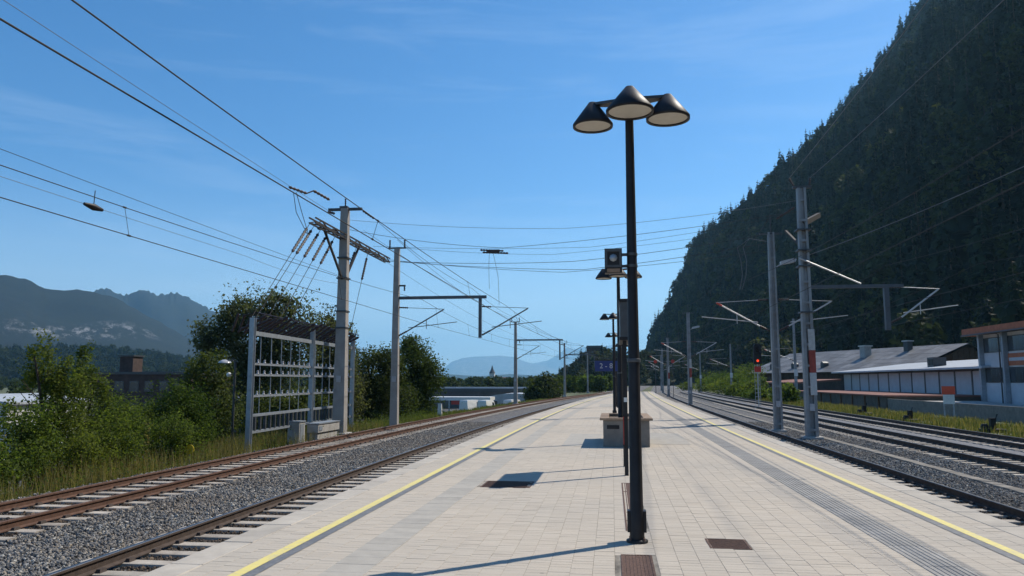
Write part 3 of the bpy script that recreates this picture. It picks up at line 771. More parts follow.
# right masts
R0 = mast('catenary_mast', 8.35, 34.4, 10.1, 'tallest right mast with red and white warning band', m_mast_r, .48, .36, h=True)
bands(R0, 8.35, 34.4, .46, -.65, 10)
b = MB(); b.bar((8.35, 34.4, 8.5), (9.9, 37.6, 9.55), .15, .22); b.bar((8.35, 34.4, 7.4), (8.1, 36.5, 8.6), .10, .10)
b.build('angled_arm', m_truss, R0)
MB().box(8.55, 12.35, 34.32, 34.48, 5.66, 5.80).build('boom', m_boom, R0)
MB().box(11.55, 11.75, 34.3, 34.5, 3.85, 5.655).build('drop_post', m_boom, R0)
MB().tube([(8.1, 34.1, 6.95), (10.6, 34.25, 5.82)], .035, 6).build('stay', m_tubew, R0)
cantilever(R0, 11.75, 34.4, 1, reach=2.0, tube=m_tubew); 
b = MB(); b.box(8.0, 8.8, 34.3, 34.5, 10.1, 10.2); b.build('cross_arm', m_dkgrey, R0)
i = MB(); i.insul((8.05, 34.4, 10.2), (7.9, 34.5, 10.6), .06, 4); i.insul((8.7, 34.4, 10.2), (8.8, 34.6, 10.6), .06, 4); i.insul((7.5, 35.5, 9.0), (8.1, 34.6, 9.3), .06, 5); i.build('insulator', m_ins, R0)
i = MB()
for z in (4.6, 6.6, 7.3, 8.2): i.box(8.35-.30, 8.35+.30, 34.12, 34.68, z, z+.06)
i.build('strap', m_dkgrey, R0)

def right_mast(y, x, ztop, label, lampside=None, band=False, m=m_mast_r, redtip=True, rb=True):
    t = mast('catenary_mast', x, y, ztop, label, m, .40, .30, h=True)
    b = MB(); b.tube([(x, y, ztop), (x, y, ztop+.9)], .03, 6); b.box(x-.55, x+.55, y-.04, y+.04, ztop-.1, ztop-.02); b.build('spike', m_dkgrey, t)
    cantilever(t, x-.22, y, -1, tube=m_tubew, redtip=redtip)
    if rb: cantilever(t, x+.22, y, 1, tube=m_tubew)
    if lampside:
        l = MB(); l.tube([(x+.2, y-.1, ztop-1.75), (x+.45, y-.25, ztop-1.6)], .03, 6); l.build('lamp_arm', m_galv, t)
        h = MB(); h.prism([(x+.35, ztop-1.70), (x+1.05, ztop-1.55), (x+1.1, ztop-1.42), (x+.95, ztop-1.38), (x+.35, ztop-1.52)], 'y', y-.42, y-.14); h.build('lamp_head', m_ins_w, t)
    if band: bands(t, x, y, .38, -.65, ztop)
    return t
right_mast(39.1, 7.95, 9.05, 'right mast with a pale street lamp head, second from the camera', True)
right_mast(80., 7.80, 8.65, 'right mast with lamp head and banding, beyond the platform shadows', True, True)
right_mast(122., 8.65, 8.4, 'fourth right mast, thin against the forest', None, True)
right_mast(160., 10.2, 8.3, 'fifth right mast in the distance', None, False)
right_mast(200., 12.4, 8.2, 'farthest right mast under the forest slope', None, False)
# opposite-side masts beyond the right tracks
for y, x, l in ((98., 22.2, 'thin mast with a white plate in front of the goods shed'), (140., 20.8, 'slim mast at the far end of the goods shed'), (185., 20.5, 'slim mast beyond the goods shed bushes')):
    t = mast('slim_mast', x, y, 8.2 if y > 100 else 9.3, l, m_mast_r, .34, .22)
    cantilever(t, x-.16, y, -1, tube=m_tubew, redtip=True, reach=3.4)
    MB().box(x-.22, x+.22, y-.21, y-.18, 2.3, 3.1).build('plate', m_white, t)

# signal with red aspect
t = empty('railway_signal', (12.6+.35, 71.6, -.8), label='black signal head showing red right of the tracks', cat='signal')
MB().tube([(0, 0, 0), (0, 0, 5.6)], .06, 8).build('post', m_galv, t)
b = MB(); b.prism([(-.34, 4.0), (.34, 4.0), (.34, 5.6), (.22, 5.8), (-.22, 5.8), (-.34, 5.6)], 'y', -.22, -.08); b.build('signal_head', m_dark, t)
for z, m in ((5.35, m_dkgrey), (4.95, m_dkgrey), (4.3, m_redlight)):
    o = MB().lathe((0, 0, 0), [(.11, 0), (.10, .03), (0, .035)], 14).build('lens', m, t); o.rotation_euler = (R(90), 0, 0); o.location = (0, -.22, z)
    h = MB(); h.lathe((0, 0, 0), [(.135, 0), (.135, .18)], 14, caps=False); o = h.build('hood', m_dark, t); o.rotation_euler = (R(90), 0, 0); o.location = (0, -.222, z)
MB().box(-.28, .28, -.14, -.06, 3.3, 3.8).build('red_plate', m_red, t)
b = MB()
for s in (-.22, .22): b.tube([(s, .25, 0), (s, .25, 5.2)], .02, 5)
for k in range(14): b.tube([(-.22, .25, .4+k*.35), (.22, .25, .4+k*.35)], .015, 5)
b.build('ladder', m_galv, t)
MB().box(-.4, .4, -.4, .4, 0, .12).build('footing', m_conc, t)
for x, y, l in ((6.2+.3, 118., 'small red disc sign left of the fourth right mast'), (9.0, 117., 'small red disc sign on the fourth right mast')):
    t = empty('disc_sign', (x, y, 0), label=l, cat='sign', group='red disc signs')
    o = MB().lathe((0, 0, 0), [(.26, 0), (.26, .03)], 20).build('disc', m_red, t); o.rotation_euler = (R(90), 0, 0); o.location = (0, 0, 4.6)
    MB().tube([(0, .06, -.8 if x > 7 else -.8), (0, .06, 4.9)], .04, 6).build('post', m_dkgrey, t)

# ---- wires
def wire(pts, r=.010, sag=0., n=14, label='', m=m_wire, name='overhead_wire'):
    P = []
    for a, b_ in zip(pts[:-1], pts[1:]):
        a = Vector(a); b_ = Vector(b_)
        for i in range(n if sag else 1):
            u = i/(n if sag else 1); p = a.lerp(b_, u); p.z -= sag*4*u*(1-u); P.append(p)
    P.append(Vector(pts[-1]))
    o = MB().tube(P, r, 5).build(name, m); return setp(o, label, 'wire', 'overhead wires')
def catenary(xc, c, ymasts, zsup, zmid, zc, stag, label, r=.011, xoff=0.):
    t = empty('catenary', (0, 0, 0), label=label, cat='catenary wire', group='overhead wires')
    ct = MB(); ms = MB(); dr = MB()
    cp = [Vector((xc+c(y)+s, y, zc)) for y, s in zip(ymasts, stag)]
    xo = xoff if isinstance(xoff, list) else [xoff]*len(ymasts); mpnt = [Vector((xc+c(y)+s*.4+o_, y, zsup)) for y, s, o_ in zip(ymasts, stag, xo)]
    ct.tube(cp, r, 6)
    M = []
    for a, b_ in zip(mpnt[:-1], mpnt[1:]):
        for i in range(16):
            u = i/16; p = a.lerp(b_, u); p.z -= (zsup-zmid)*4*u*(1-u); M.append((p, u))
    M.append((mpnt[-1], 0)); ms.tube([p for p, _ in M], r*.9, 6)
    for k, (a, b_) in enumerate(zip(cp[:-1], cp[1:])):
        for i in range(1, 16, 3):
            u = i/16; dr.tube([M[k*16+i][0], a.lerp(b_, u)], .006, 4)
            q = a.lerp(b_, u); dr.tube([q-Vector((0, .05, 0)), q+Vector((0, .05, 0))], .022, 6); q = M[k*16+i][0]; dr.tube([q-Vector((0, .05, 0)), q+Vector((0, .05, 0))], .02, 6)
    ct.build('contact_wire', m_wire, t); ms.build('messenger_wire', m_wire, t); dr.build('dropper', m_wire, t); return t
catenary(XL1, cL, [-24, 40.8, 84.9, 134, 178, 225], 5.75, 5.25, 4.86, [.55, .3, -.2, .25, -.2, .2], 'thick catenary wires above the near left track', .0105, [1.2, -.15, 0, 0, 0, 0])
catenary(XL2, cL, [-28, 40.8, 84.9, 134, 178, 225], 6.1, 5.35, 4.78, [.1, .3, -.25, .25, -.2, .2], 'catenary wires above the far left track', .010)
catenary(XR1, cR, [-20, 39.1, 80., 122, 160, 200, 240], 6.6, 5.6, 4.78, [-.2, .25, -.2, .25, -.2, .2, .2], 'catenary wires above the right track by the platform', .010)
catenary(XR2, cR, [-26, 34.4, 80., 122, 160, 200, 240], 6.6, 5.6, 4.78, [.2, .0, -.2, .25, -.2, .2, .2], 'catenary wires above the middle right track', .010)
catenary(XR3, cR, [-26, 34.4, 98., 140, 185, 240], 6.6, 5.6, 4.78, [.2, .0, -.2, .25, -.2, .2], 'catenary wires above the right siding', .010)
# feeder lines along mast tops, cross spans
wire([(-11.5, 36.1, 9.65), (-10.9, 60, 9.0), (-10.2, 84.9, 8.6), (-7.9, 134, 8.6)], .012, .35, label='feeder wire running on from the switch mast top')
wire([(-14.4, -30, 12.3), (-13.6, 35.5, 9.95)], .009, .25, label='thin feeder wire ending at the top of the tallest left mast', m=m_wire_l)
wire([(-11.65, 40.8, 9.45), (-10.9, 84.9, 8.7), (-8.3, 134, 8.7), (-5.5, 178, 8.5)], .010, .7, label='thin wire along the left mast tops')
wire([(-12.9, 42.8, 8.6), (-2.0, 40.5, 8.0), (7.95, 39.1, 9.0)], .013, .12, label='upper cross-span wire from trussed arm to right mast')
wire([(-12.6, 42.9, 8.6), (-1.5, 41.0, 7.62), (7.95, 39.1, 8.55)], .013, .1, label='middle cross-span wire above the platform')
wire([(-12.6, 41.5, 8.5), (-2.5, 40.3, 7.4), (7.95, 39.1, 8.15)], .011, .1, label='lower cross-span wire above the platform')
wire([(-12.7, 36.0, 9.1), (-5.2, 37., 8.2), (8.3, 34.5, 9.1)], .011, .15, label='cross-span wire carrying the pole isolator')
wire([(-12.8, 36.0, 9.6), (-2, 36., 8.9), (8.3, 34.5, 9.6)], .009, .15, label='topmost thin cross-span wire', m=m_wire_l)
wire([(8.6, 34.5, 7.15), (15.5, 26.5, 9.6), (30, 10, 13.4)], .016, .15, label='bright wire rising to the right edge of the picture', m=m_wire_l)
wire([(8.8, 34.6, 10.6), (12, 10, 13.2), (14, -6, 14.5)], .012, .2, label='wire from right mast top towards the camera side', m=m_wire_l)
wire([(7.9, 34.5, 10.6), (7.8, 8, 11.6), (8, -10, 12.5)], .012, .2, label='second wire from right mast top towards the camera side', m=m_wire_l)
wire([(8.0, 39.1, 9.9), (7.8, 80, 9.4), (8.7, 122, 9.2), (10.2, 160, 9.1), (12.4, 200, 9.0)], .012, .8, label='wire along the right mast tops')
wire([(-13.6, -30, 7.1), (-13.1, 35.5, 6.8)], .008, .15, label='thin wire above the left shrubs, ending low on the tallest mast')
wire([(-13.9, -30, 6.5), (-13.4, 26.7, 6.3), (-12.9, 35.5, 6.35)], .007, .15, label='lower thin wire above the left shrubs', m=m_wire_l)
wire([(-12.3, 38.5, 8.7), (-1, 38.2, 8.35), (8.0, 36.5, 9.3)], .008, .1, label='thin cross-span wire just under the topmost one')
wire([(-11.4, 40.8, 9.0), (-3, 40.8, 8.45), (7.9, 39.1, 9.3)], .008, .1, label='thin cross-span wire between the left boom mast top and the right mast')
wire([(-12.5, 36.2, 8.6), (-9.0, 84.9, 6.2)], .008, .6, label='thin slanting wire from the trussed arm down along the left track')
wire([(-12.4, 37.2, 9.3), (-5.6, 84.9, 6.3)], .008, .7, label='thin slanting wire from the tallest mast to the second boom')
# isolators hanging in the spans with jumper loops
t = empty('span_isolator', (0, 0, 0), label='dark double isolator hanging in the cross-span left of the lamp', cat='isolator')
b = MB()
for dz in (0, .12): b.insul((-6.35+dz, 37.0, 8.12-dz), (-5.2+dz*2, 37.05, 8.06-dz), .06, 9)
b.box(-6.0, -5.4, 36.96, 37.06, 8.0, 8.12); b.build('isolator_body', m_ins, t)
MB().tube([(-5.9, 37., 7.95), (-5.95, 37.2, 7.2), (-6.05, 38, 6.3)], .009, 5).tube([(-5.7, 37., 7.95), (-5.5, 37.3, 6.8), (-5.55, 38, 5.5)], .009, 5).build('jumper_loop', m_wire, t)
t = empty('span_isolator', (0, 0, 0), label='dark isolators on the thick wires left of the switch mast top', cat='isolator')
b = MB(); b.insul((-5.42, 12.25, 4.99), (-5.2, 12.5, 4.93), .03, 5); b.insul((-5.12, 12.6, 5.0), (-4.98, 13.0, 4.93), .03, 5); b.tube([(-5.2, 12.5, 4.93), (-5.12, 12.6, 5.0)], .012, 5); b.build('isolator_body', m_ins, t)
MB().tube([(-5.4, 12.4, 4.93), (-5.38, 12.5, 4.6), (-5.25, 12.7, 4.25)], .006, 5).tube([(-5.35, 12.4, 4.93), (-5.28, 12.5, 4.6), (-5.23, 12.7, 4.25)], .006, 5).build('jumper_loop', m_wire, t)
t = empty('wire_weight', (-10.6, 14.4, 5.28), label='small dark float-shaped fitting hanging in the thin left wires', cat='fitting')
MB().insul((-.05, -.22, .02), (.05, .22, -.02), .075, 1).build('body', m_dark, t)
MB().tube([(0, 0, .0), (0, .02, .35)], .01, 5).build('hanger', m_wire, t)
t = empty('jumper_loop', (0, 0, 0), label='looped jumper cables hanging left of the second right mast', cat='cable')
for k, dx in enumerate((0, .28)):
    MB().tube([(7.75, 39.1, 8.6), (6.9, 39.0, 8.75), (6.3+dx, 39, 8.3), (6.45+dx, 39, 7.6), (6.5+dx*.6, 39, 6.9), (6.35+dx*.4, 39, 6.2)], .016, 6).build('cable', m_wire_l, t)

# ------------------------------------------------------------------ vegetation builders
def leaf_quads(rs, pts, size, asp=.6, up=.3, out=None):
    """one diamond leaf per point"""
    n = len(pts); nrm = rs.normal(size=(n, 3)); nrm[:, 2] += up*2
    if out is not None: nrm += out*1.2
    nrm /= np.linalg.norm(nrm, axis=1, keepdims=True)+1e-9
    a = np.cross(nrm, rs.normal(size=(n, 3))); a /= np.linalg.norm(a, axis=1, keepdims=True)+1e-9; b = np.cross(nrm, a)
    s = (size*rs.uniform(.6, 1.35, (n, 1)))
    V = np.stack([pts-a*s, pts+b*s*asp-nrm*s*.15, pts+a*s, pts-b*s*asp-nrm*s*.15], 1).reshape(-1, 3)
    F = np.arange(n*4).reshape(n, 4); return V, F
def crown_pts(rs, blobs, n, clump=.28, nclump=40, shell=.55):
    """blobs: (cx,cy,cz,rx,ry,rz); leaves gather in clumps spread through each ellipsoid"""
    vol = np.array([b[3]*b[4]*b[5] for b in blobs])**.75; cnt = (n*vol/vol.sum()).astype(int); P = []; O = []
    for b, k in zip(blobs, cnt):
        nc = max(6, int(nclump*(b[3]*b[4]*b[5])**.4)); d = rs.normal(size=(nc, 3)); d /= np.linalg.norm(d, axis=1, keepdims=True)
        rad = shell+(1-shell)*rs.uniform(0, 1, (nc, 1))**.6; rad *= rs.uniform(.78, 1.08, (nc, 1))
        cc = d*rad; wts = rs.uniform(.35, 1.4, nc); wts /= wts.sum(); idx = rs.choice(nc, k, p=wts)
        q = cc[idx]+np.clip(rs.normal(size=(k, 3)), -1.7, 1.7)*clump*rs.uniform(.5, 1.1, (nc, 1))[idx]
        P.append(q*np.array(b[3:6])+np.array(b[:3])); O.append(d[idx])
    return np.concatenate(P), np.concatenate(O)
def trunk_mb(rs, h, r, limbs=7, top=.8, lean=.05, base=.25):
    b = MB(); pts = []; rr = []
    lx, ly = rs.normal(size=2)*lean
    for i in range(6):
        u = i/5; pts.append((lx*h*u*u, ly*h*u*u, h*top*u)); rr.append(r*(1-.75*u)+.01)
    b.tube(pts, rr, 8)
    for k in range(limbs):
        u = base+(.9-base)*k/limbs; p = Vector((lx*h*u*u, ly*h*u*u, h*top*u)); a = rs.uniform(0, 6.28); L = h*rs.uniform(.22, .38)*(1.1-u*.6)
        d = Vector((math.cos(a), math.sin(a), rs.uniform(.5, 1.1))).normalized(); q = p+d*L*.5; q2 = q+(d+Vector((0, 0, .25))).normalized()*L*.5
        b.tube([p, q, q2], [r*(.5-.3*u), r*(.32-.2*u), .008], 6)
        for _ in range(2):
            d2 = (d+Vector(rs.normal(size=3)*.5)).normalized(); b.tube([q, q+d2*L*.35], [r*.16, .006], 5)
    return b
def tree(name, loc, h, r, blobs, n, size, lm, label, seed, group=None, clump=.28, nclump=40, cat='tree', limbs=7, asp=.6, shell=.55, base=.25):
    rs = np.random.default_rng(seed); t = empty(name, loc, label=label, cat=cat, group=group)
    trunk_mb(rs, h, r, limbs, base=base).build('trunk', m_bark, t)
    P, O = crown_pts(rs, blobs, n, clump, nclump, shell); P[:, 2] = np.maximum(P[:, 2], .05)
    V, F = leaf_quads(rs, P, size, asp, .3, O*.6); link('crown', npmesh('crown', V, F, lm), None, t); return t

# GN scatter ---------------------------------------------------------------
def scatter(name, P, rot, scl, idx, protos, label, cat):
    pc = bpy.data.collections.new(name+'_kinds')
    for i, o in enumerate(protos): o.name = '%s_%02d' % (name, i); pc.objects.link(o)
    me = bpy.data.meshes.new(name); me.vertices.add(len(P)); me.vertices.foreach_set('co', np.asarray(P, np.float32).ravel())
    for nm, typ, arr in (('rot', 'FLOAT_VECTOR', rot), ('scl', 'FLOAT_VECTOR', scl), ('kind_index', 'INT', idx)):
        at = me.attributes.new(nm, typ, 'POINT'); at.data.foreach_set('vector' if typ != 'INT' else 'value', np.asarray(arr, np.int32 if typ == 'INT' else np.float32).ravel())
    o = bpy.data.objects.new(name, me); col.objects.link(o)
    g = bpy.data.node_groups.new(name+'_nodes', 'GeometryNodeTree')
    g.interface.new_socket('Geometry', in_out='INPUT', socket_type='NodeSocketGeometry'); g.interface.new_socket('Geometry', in_out='OUTPUT', socket_type='NodeSocketGeometry')
    gi = g.nodes.new('NodeGroupInput'); go = g.nodes.new('NodeGroupOutput'); ip = g.nodes.new('GeometryNodeInstanceOnPoints')
    ci = g.nodes.new('GeometryNodeCollectionInfo'); ci.inputs['Collection'].default_value = pc; ci.inputs['Separate Children'].default_value = True; ci.inputs['Reset Children'].default_value = True
    def na(nm, typ):
        q = g.nodes.new('GeometryNodeInputNamedAttribute'); q.data_type = typ; q.inputs[0].default_value = nm; return q.outputs[0]
    L = g.links.new; L(gi.outputs[0], ip.inputs['Points']); L(ci.outputs[0], ip.inputs['Instance']); ip.inputs['Pick Instance'].default_value = True
    L(na('kind_index', 'INT'), ip.inputs['Instance Index']); L(na('rot', 'FLOAT_VECTOR'), ip.inputs['Rotation']); L(na('scl', 'FLOAT_VECTOR'), ip.inputs['Scale']); L(ip.outputs[0], go.inputs[0])
    md = o.modifiers.new('scatter', 'NODES'); md.node_group = g
    return setp(o, label, cat, kind='stuff')
def proto(me): return bpy.data.objects.new(me.name, me)

# ballast stones -------------------------------------------------------------
def stone(seed, mt=None):
    rs = np.random.default_rng(seed); bm = bmesh.new(); bmesh.ops.create_icosphere(bm, subdivisions=1, radius=1)
    sc_ = rs.uniform(.6, 1.15, 3)
    for v in bm.verts:
        k = rs.uniform(.72, 1.18); v.co = Vector((v.co.x*sc_[0]*k, v.co.y*sc_[1]*k, v.co.z*sc_[2]*k*.8))
    me = bpy.data.meshes.new('stone'); bm.to_mesh(me); bm.free(); me.materials.append(mt or m_stone); return proto(me)
def stones(name, x0, x1, y0, y1, c, tracks, dens, label, skip=()):
    rs = np.random.default_rng(abs(hash(label)) % 1000 if False else len(label)); n = int((x1-x0)*(y1-y0)*dens)
    # density falls off with distance: stones grow a little and thin out
    u = rs.uniform(0, 1, n); Y = y0+(y1-y0)*u**1.35; X = rs.uniform(x0, x1, n); keep = np.ones(n, bool)
    sl = np.zeros(n)
    for xc in tracks:
        inx = np.abs(X-xc) < 1.33; ph = np.abs(((Y+8)/.6+.5) % 1-.5)*.6; keep &= ~(inx & (ph < .15)); sl[inx] = -.012
        for s in (-1, 1): keep &= np.abs(X-xc-s*.755) > .085
    for a, b_ in skip: keep &= ~((X > a) & (X < b_))
    X, Y, sl = X[keep], Y[keep], sl[keep]; n = len(X); cc = np.array([c(y) for y in Y])
    s = rs.uniform(.018, .036, n)*(1+.35*(Y-y0)/(y1-y0)); Z = -.757+sl+rs.uniform(-.012, .022, n)+rs.uniform(0, 1, n)**6*.03
    scatter(name, np.stack([X+cc, Y, Z], 1), rs.uniform(0, 6.28, (n, 3)), np.repeat(s[:, None], 3, 1), rs.integers(0, 6, n)+6*np.array([min(abs(v-q) for q in tracks) < 1.05+.3*math.sin(v*9) for v in X]), [stone(k+len(label), m_stone if k < 6 else m_stone_b) for k in range(12)], label, 'ballast')
stones('ballast_stones_left', -12.3, -4.15, 5, 46, cL, (XL1, XL2), 580, 'loose grey ballast stones around the left tracks')
stones('ballast_stones_right', 4.75, 13.0, 9, 48, cR, (XR1, XR2), 500, 'loose dark ballast stones around the right tracks', ((8.75, 9.15),))

# ------------------------------------------------------------------ right mountain with forest
def X0(y): return 110-.0833*y if y < 900 else 35+(y-900)*.9
PF = np.array([(-60, -2), (0, 0), (8, 34), (38, 90), (60, 134), (100, 162), (163, 202), (218, 272), (273, 334), (320, 402), (450, 566), (600, 680), (900, 740)])
PN = np.array([(-60, -1), (-20, 3), (0, 12), (60, 90), (120, 176), (163, 240), (218, 318), (320, 450), (450, 610), (600, 710), (900, 760)])
def mz(x, y):
    d = x-X0(y); k = min(1, max(0, (y-350)/450)); k = k*k*(3-2*k)
    z = (1-k)*np.interp(d, PN[:, 0], PN[:, 1])+k*np.interp(d, PF[:, 0], PF[:, 1])
    a = min(1, max(0, d/60))
    z += a*(13*math.sin(y*.021+d*.01)+8*math.sin(y*.043+1.3+d*.02)+5*math.sin(d*.05+y*.013))
    return z-1.0
mx_ = list(np.arange(20, 140, 8.))+list(np.arange(140, 480, 14.))+list(np.arange(480, 1000, 60.)); my_ = list(np.arange(-300, 60, 40.))+list(np.arange(60, 1000, 14.))+list(np.arange(1000, 1700, 50.))
V = [(x+(X0(y)-70), y, mz(x+(X0(y)-70), y)) for y in my_ for x in mx_]; n = len(mx_)
F = [(j*n+i, j*n+i+1, (j+1)*n+i+1, (j+1)*n+i) for j in range(len(my_)-1) for i in range(n-1)]
setp(link('mountain_slope', npmesh('mountain_slope', V, F, m_ffloor, True)), kind='structure', label='steep dark forested mountainside on the right', cat='mountain')

def conifer_parts(seed, h=1.0, rad=.20, whorls=14):
    rs = np.random.default_rng(seed); P = []; 
    for i in range(whorls):
        u = i/(whorls-1); z = .10+.88*u; rr = rad*(1-u)**.85*rs.uniform(.75, 1.2)+.012; nb = max(4, int(10-6*u)); ph = rs.uniform(0, 6.28)
        for k in range(nb):
            a = ph+6.283*k/nb+rs.uniform(-.25, .25); L = rr*rs.uniform(.65, 1.25); ca, sa = math.cos(a), math.sin(a); wd = L*rs.uniform(.34, .52)+.010
            dz = -L*rs.uniform(.25, .6); zz = z+rs.uniform(-.02, .02)
            base = np.array([0, 0, zz]); mid = np.array([ca*L*.55, sa*L*.55, zz+dz*.35]); tip = np.array([ca*L, sa*L, zz+dz]); sd_ = np.array([-sa, ca, 0])*wd
            dn = np.array([0, 0, -wd*.7])
            P.append([base, mid+sd_+dn*.6, tip, mid]); P.append([base, mid, tip, mid-sd_+dn*.6])
            P.append([mid+sd_*.4, mid+sd_*1.1+dn*2.0, tip+dn*1.4+sd_*.2, tip])
    V = np.array(P).reshape(-1, 3)*h; F = np.arange(len(V)).reshape(-1, 4); return V, F
def dec_parts(seed, n=420, size=.052):
    rs = np.random.default_rng(seed)
    bl = [(0, 0, .60, .26, .26, .33)]+[(rs.uniform(-.18, .18), rs.uniform(-.18, .18), rs.uniform(.4, .82), .17, .17, .16) for _ in range(5)]
    P, O = crown_pts(rs, bl, n, .24, 26); return leaf_quads(rs, P, size, .75, .3, O*.8)
def trunk_unit(): return MB().tube([(0, 0, -.08), (0, 0, .5), (0, 0, .93)], [.016, .011, .003], 6)
con_me = []; dec_me = []
for k in range(4):
    V, F = conifer_parts(20+k, 1., .17+.028*k); con_me.append((npmesh('crown', V, F, m_lf_con), trunk_unit().mesh('trunk', m_bark)))
for k in range(3):
    V, F = dec_parts(40+k); dec_me.append((npmesh('crown', V, F, m_lf_fdec if k < 2 else m_lf_fbr), trunk_unit().mesh('trunk', m_bark)))
KINDS = con_me+dec_me
def joined(cm, tm, nm):
    bm = bmesh.new(); bm.from_mesh(cm); nf = len(bm.faces); bm.from_mesh(tm); bm.faces.ensure_lookup_table()
    for f in bm.faces[nf:]: f.material_index = 1
    me = bpy.data.meshes.new(nm); bm.to_mesh(me); bm.free(); me.materials.append(cm.materials[0]); me.materials.append(m_bark); return me
rs = np.random.default_rng(11); pts = []
y = 95.
while y < 1000:
    xx0 = X0(y); step = 7.4 if y < 500 else 8.2
    d = -26.
    while d < (420 if y > 250 else 330):
        jx = d+rs.uniform(-2.6, 2.6); jy = y+rs.uniform(-2.6, 2.6); x = X0(jy)+jx
        if x/jy < .78 and not (jx < 0 and (rs.uniform() < .35 or jy > 600)):
            nz_ = math.sin(x*.035+1.7*math.sin(jy*.02))+math.sin(jy*.05+x*.02)
            if nz_ > -1.75:
                con = rs.uniform() < (.80 if jx > 60 else .45)+.12*nz_
                h = (12+21*rs.uniform()**1.5)*(1 if con else .70)*(1.1 if jy > 760 else 1)*(1.0 if jx > 0 else .75)
                pts.append((x, jy, mz(x, jy)-.3, h, int(rs.integers(0, 4)) if con else 4+int(rs.integers(0, 3))))
        d += step*.7 if d > 0 else step*.9
    y += step
pts.sort(key=lambda p: -(p[3]/math.hypot(p[0], p[1]) if p[0]/p[1] < .66 else 0))
for x, y, z, h, k in pts[:260]:
    con = k < 4
    t = empty('conifer_tree' if con else 'broadleaf_tree', (x, y, z), rs.uniform(0, 6.28), 'dark conifer on the shaded mountainside above the goods shed' if con else 'dark broadleaf tree on the shaded mountainside above the goods shed', 'tree', 'conifers on the mountainside' if con else 'broadleaf trees on the mountainside')
    wv = rs.uniform(.85, 1.2) if con else rs.uniform(.9, 1.25); t.scale = (h*wv, h*wv, h)
    link('crown', KINDS[k][0], None, t); link('trunk', KINDS[k][1], None, t)
Q = np.array(pts[260:]); n = len(Q); wv = rs.uniform(.85, 1.2, n)
scatter('mountain_forest', Q[:, :3], np.stack([rs.uniform(-.05, .05, n), rs.uniform(-.05, .05, n), rs.uniform(0, 6.28, n)], 1), np.stack([Q[:, 3]*wv, Q[:, 3]*wv, Q[:, 3]], 1), Q[:, 4].astype(int),
        [proto(joined(a, b_, 'kind')) for a, b_ in KINDS], 'dense dark forest covering the right mountainside', 'forest')

# ------------------------------------------------------------------ distant ranges
A_, P_ = R(7.347), R(6.887)
def ray(px, py):
    f = Vector((-math.sin(A_)*math.cos(P_), math.cos(A_)*math.cos(P_), math.sin(P_))); r_ = Vector((math.cos(A_), math.sin(A_), 0)); u = r_.cross(f)
    return f*770+r_*(px-512)+u*(288-py)
def ridge(name, crest, D, wf, wr, mat, label, seed, rough=.05, cols=160, conc=1.25, kindname='hills'):
    """crest: bearing samples of the ridge line, turned into a world-space ridge at horizontal distance D"""
    rs = np.random.default_rng(seed); px = np.array([c[0] for c in crest], float); py = np.array([c[1] for c in crest], float)
    xs = np.linspace(px[0], px[-1], cols); yy = np.interp(xs, px, py); V = []; rows = 26
    ph = rs.uniform(0, 6.28, 12)
    for i, (a, b_) in enumerate(zip(xs, yy)):
        d = ray(a, b_); hl = math.hypot(d.x, d.y); dirx, diry = d.x/hl, d.y/hl; z = 1.7+d.z/hl*D
        z = max(z, 5); jt = rough*.25*rs.uniform(-1, 1)
        for j in range(rows):
            u = j/(rows-1)*2-1       # -1 front foot .. 0 crest .. 1 rear foot
            q = D+(u*wf if u < 0 else u*wr); k = (1-abs(u))**conc
            g = sum(math.sin(ph[m]+i*(.05+.06*m)+j*(.25+.06*m))/(1+m*.6) for m in range(6))
            zz = -8+(z+8)*(1+jt*k**8)*k*(1+rough*g*min(1, abs(u)*4)*.9)
            V.append((dirx*q, diry*q, zz))
    F = [(i*rows+j, (i+1)*rows+j, (i+1)*rows+j+1, i*rows+j+1) for i in range(cols-1) for j in range(rows-1)]
    return setp(link(name, npmesh(name, V, F, mat, True)), kind='structure', label=label, cat='mountain')
def wpt(px, py, D): d = ray(px, py); hl = math.hypot(d.x, d.y); return (d.x/hl*D, d.y/hl*D, 1.7+d.z/hl*D)
m_mtA = _mountain('mountain_near_left', wpt(82, 331, 2600), (135, 480, 66))
m_mtB = _mountain('mountain_back_left', general=.0)
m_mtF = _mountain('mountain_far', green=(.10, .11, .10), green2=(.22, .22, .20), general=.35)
ridge('mountain_left', [(-700, 330), (-400, 290), (-200, 275), (-60, 268), (0, 270), (28, 272.5), (47, 283), (89, 289), (120, 297), (150, 314), (190, 338), (230, 356), (270, 368), (330, 379)], 3200, 1450, 1800, m_mtA, 'dark blue forested mountain with pale rock face on the left', 1, rough=.12)
ridge('mountain_left_behind', [(20, 330), (60, 300), (89, 288.6), (108, 285), (125, 290.5), (144, 289.7), (158, 293.5), (172, 290), (189, 294.7), (205, 304), (222, 314), (245, 332), (280, 352), (340, 372)], 5400, 1900, 2200, m_mtB, 'rounded blue mountain tops behind the left ridge', 2, rough=.10)
ridge('mountain_far_left', [(290, 378), (320, 362), (340, 352), (355, 346), (366, 347), (380, 356), (400, 365), (430, 375)], 15000, 3000, 3000, m_mtF, 'pale blue far peak behind the left trees', 3)
ridge('mountain_far_table', [(410, 379), (432, 374), (443, 368), (452, 360.5), (462, 357), (475, 355.5), (500, 354.5), (514, 356), (526, 361), (545, 366), (580, 374)], 18000, 3000, 2000, m_mtF, 'pale blue flat-topped mountain in the far centre', 4, rough=.03)
ridge('mountain_far_right', [(495, 376), (520, 365), (535, 362), (548, 359.5), (558, 353), (567, 346), (575, 348), (586, 345), (600, 347), (612, 343), (640, 350), (680, 352), (760, 360)], 20000, 3000, 1500, m_mtF, 'pale blue jagged far range behind the wooded knoll', 5)
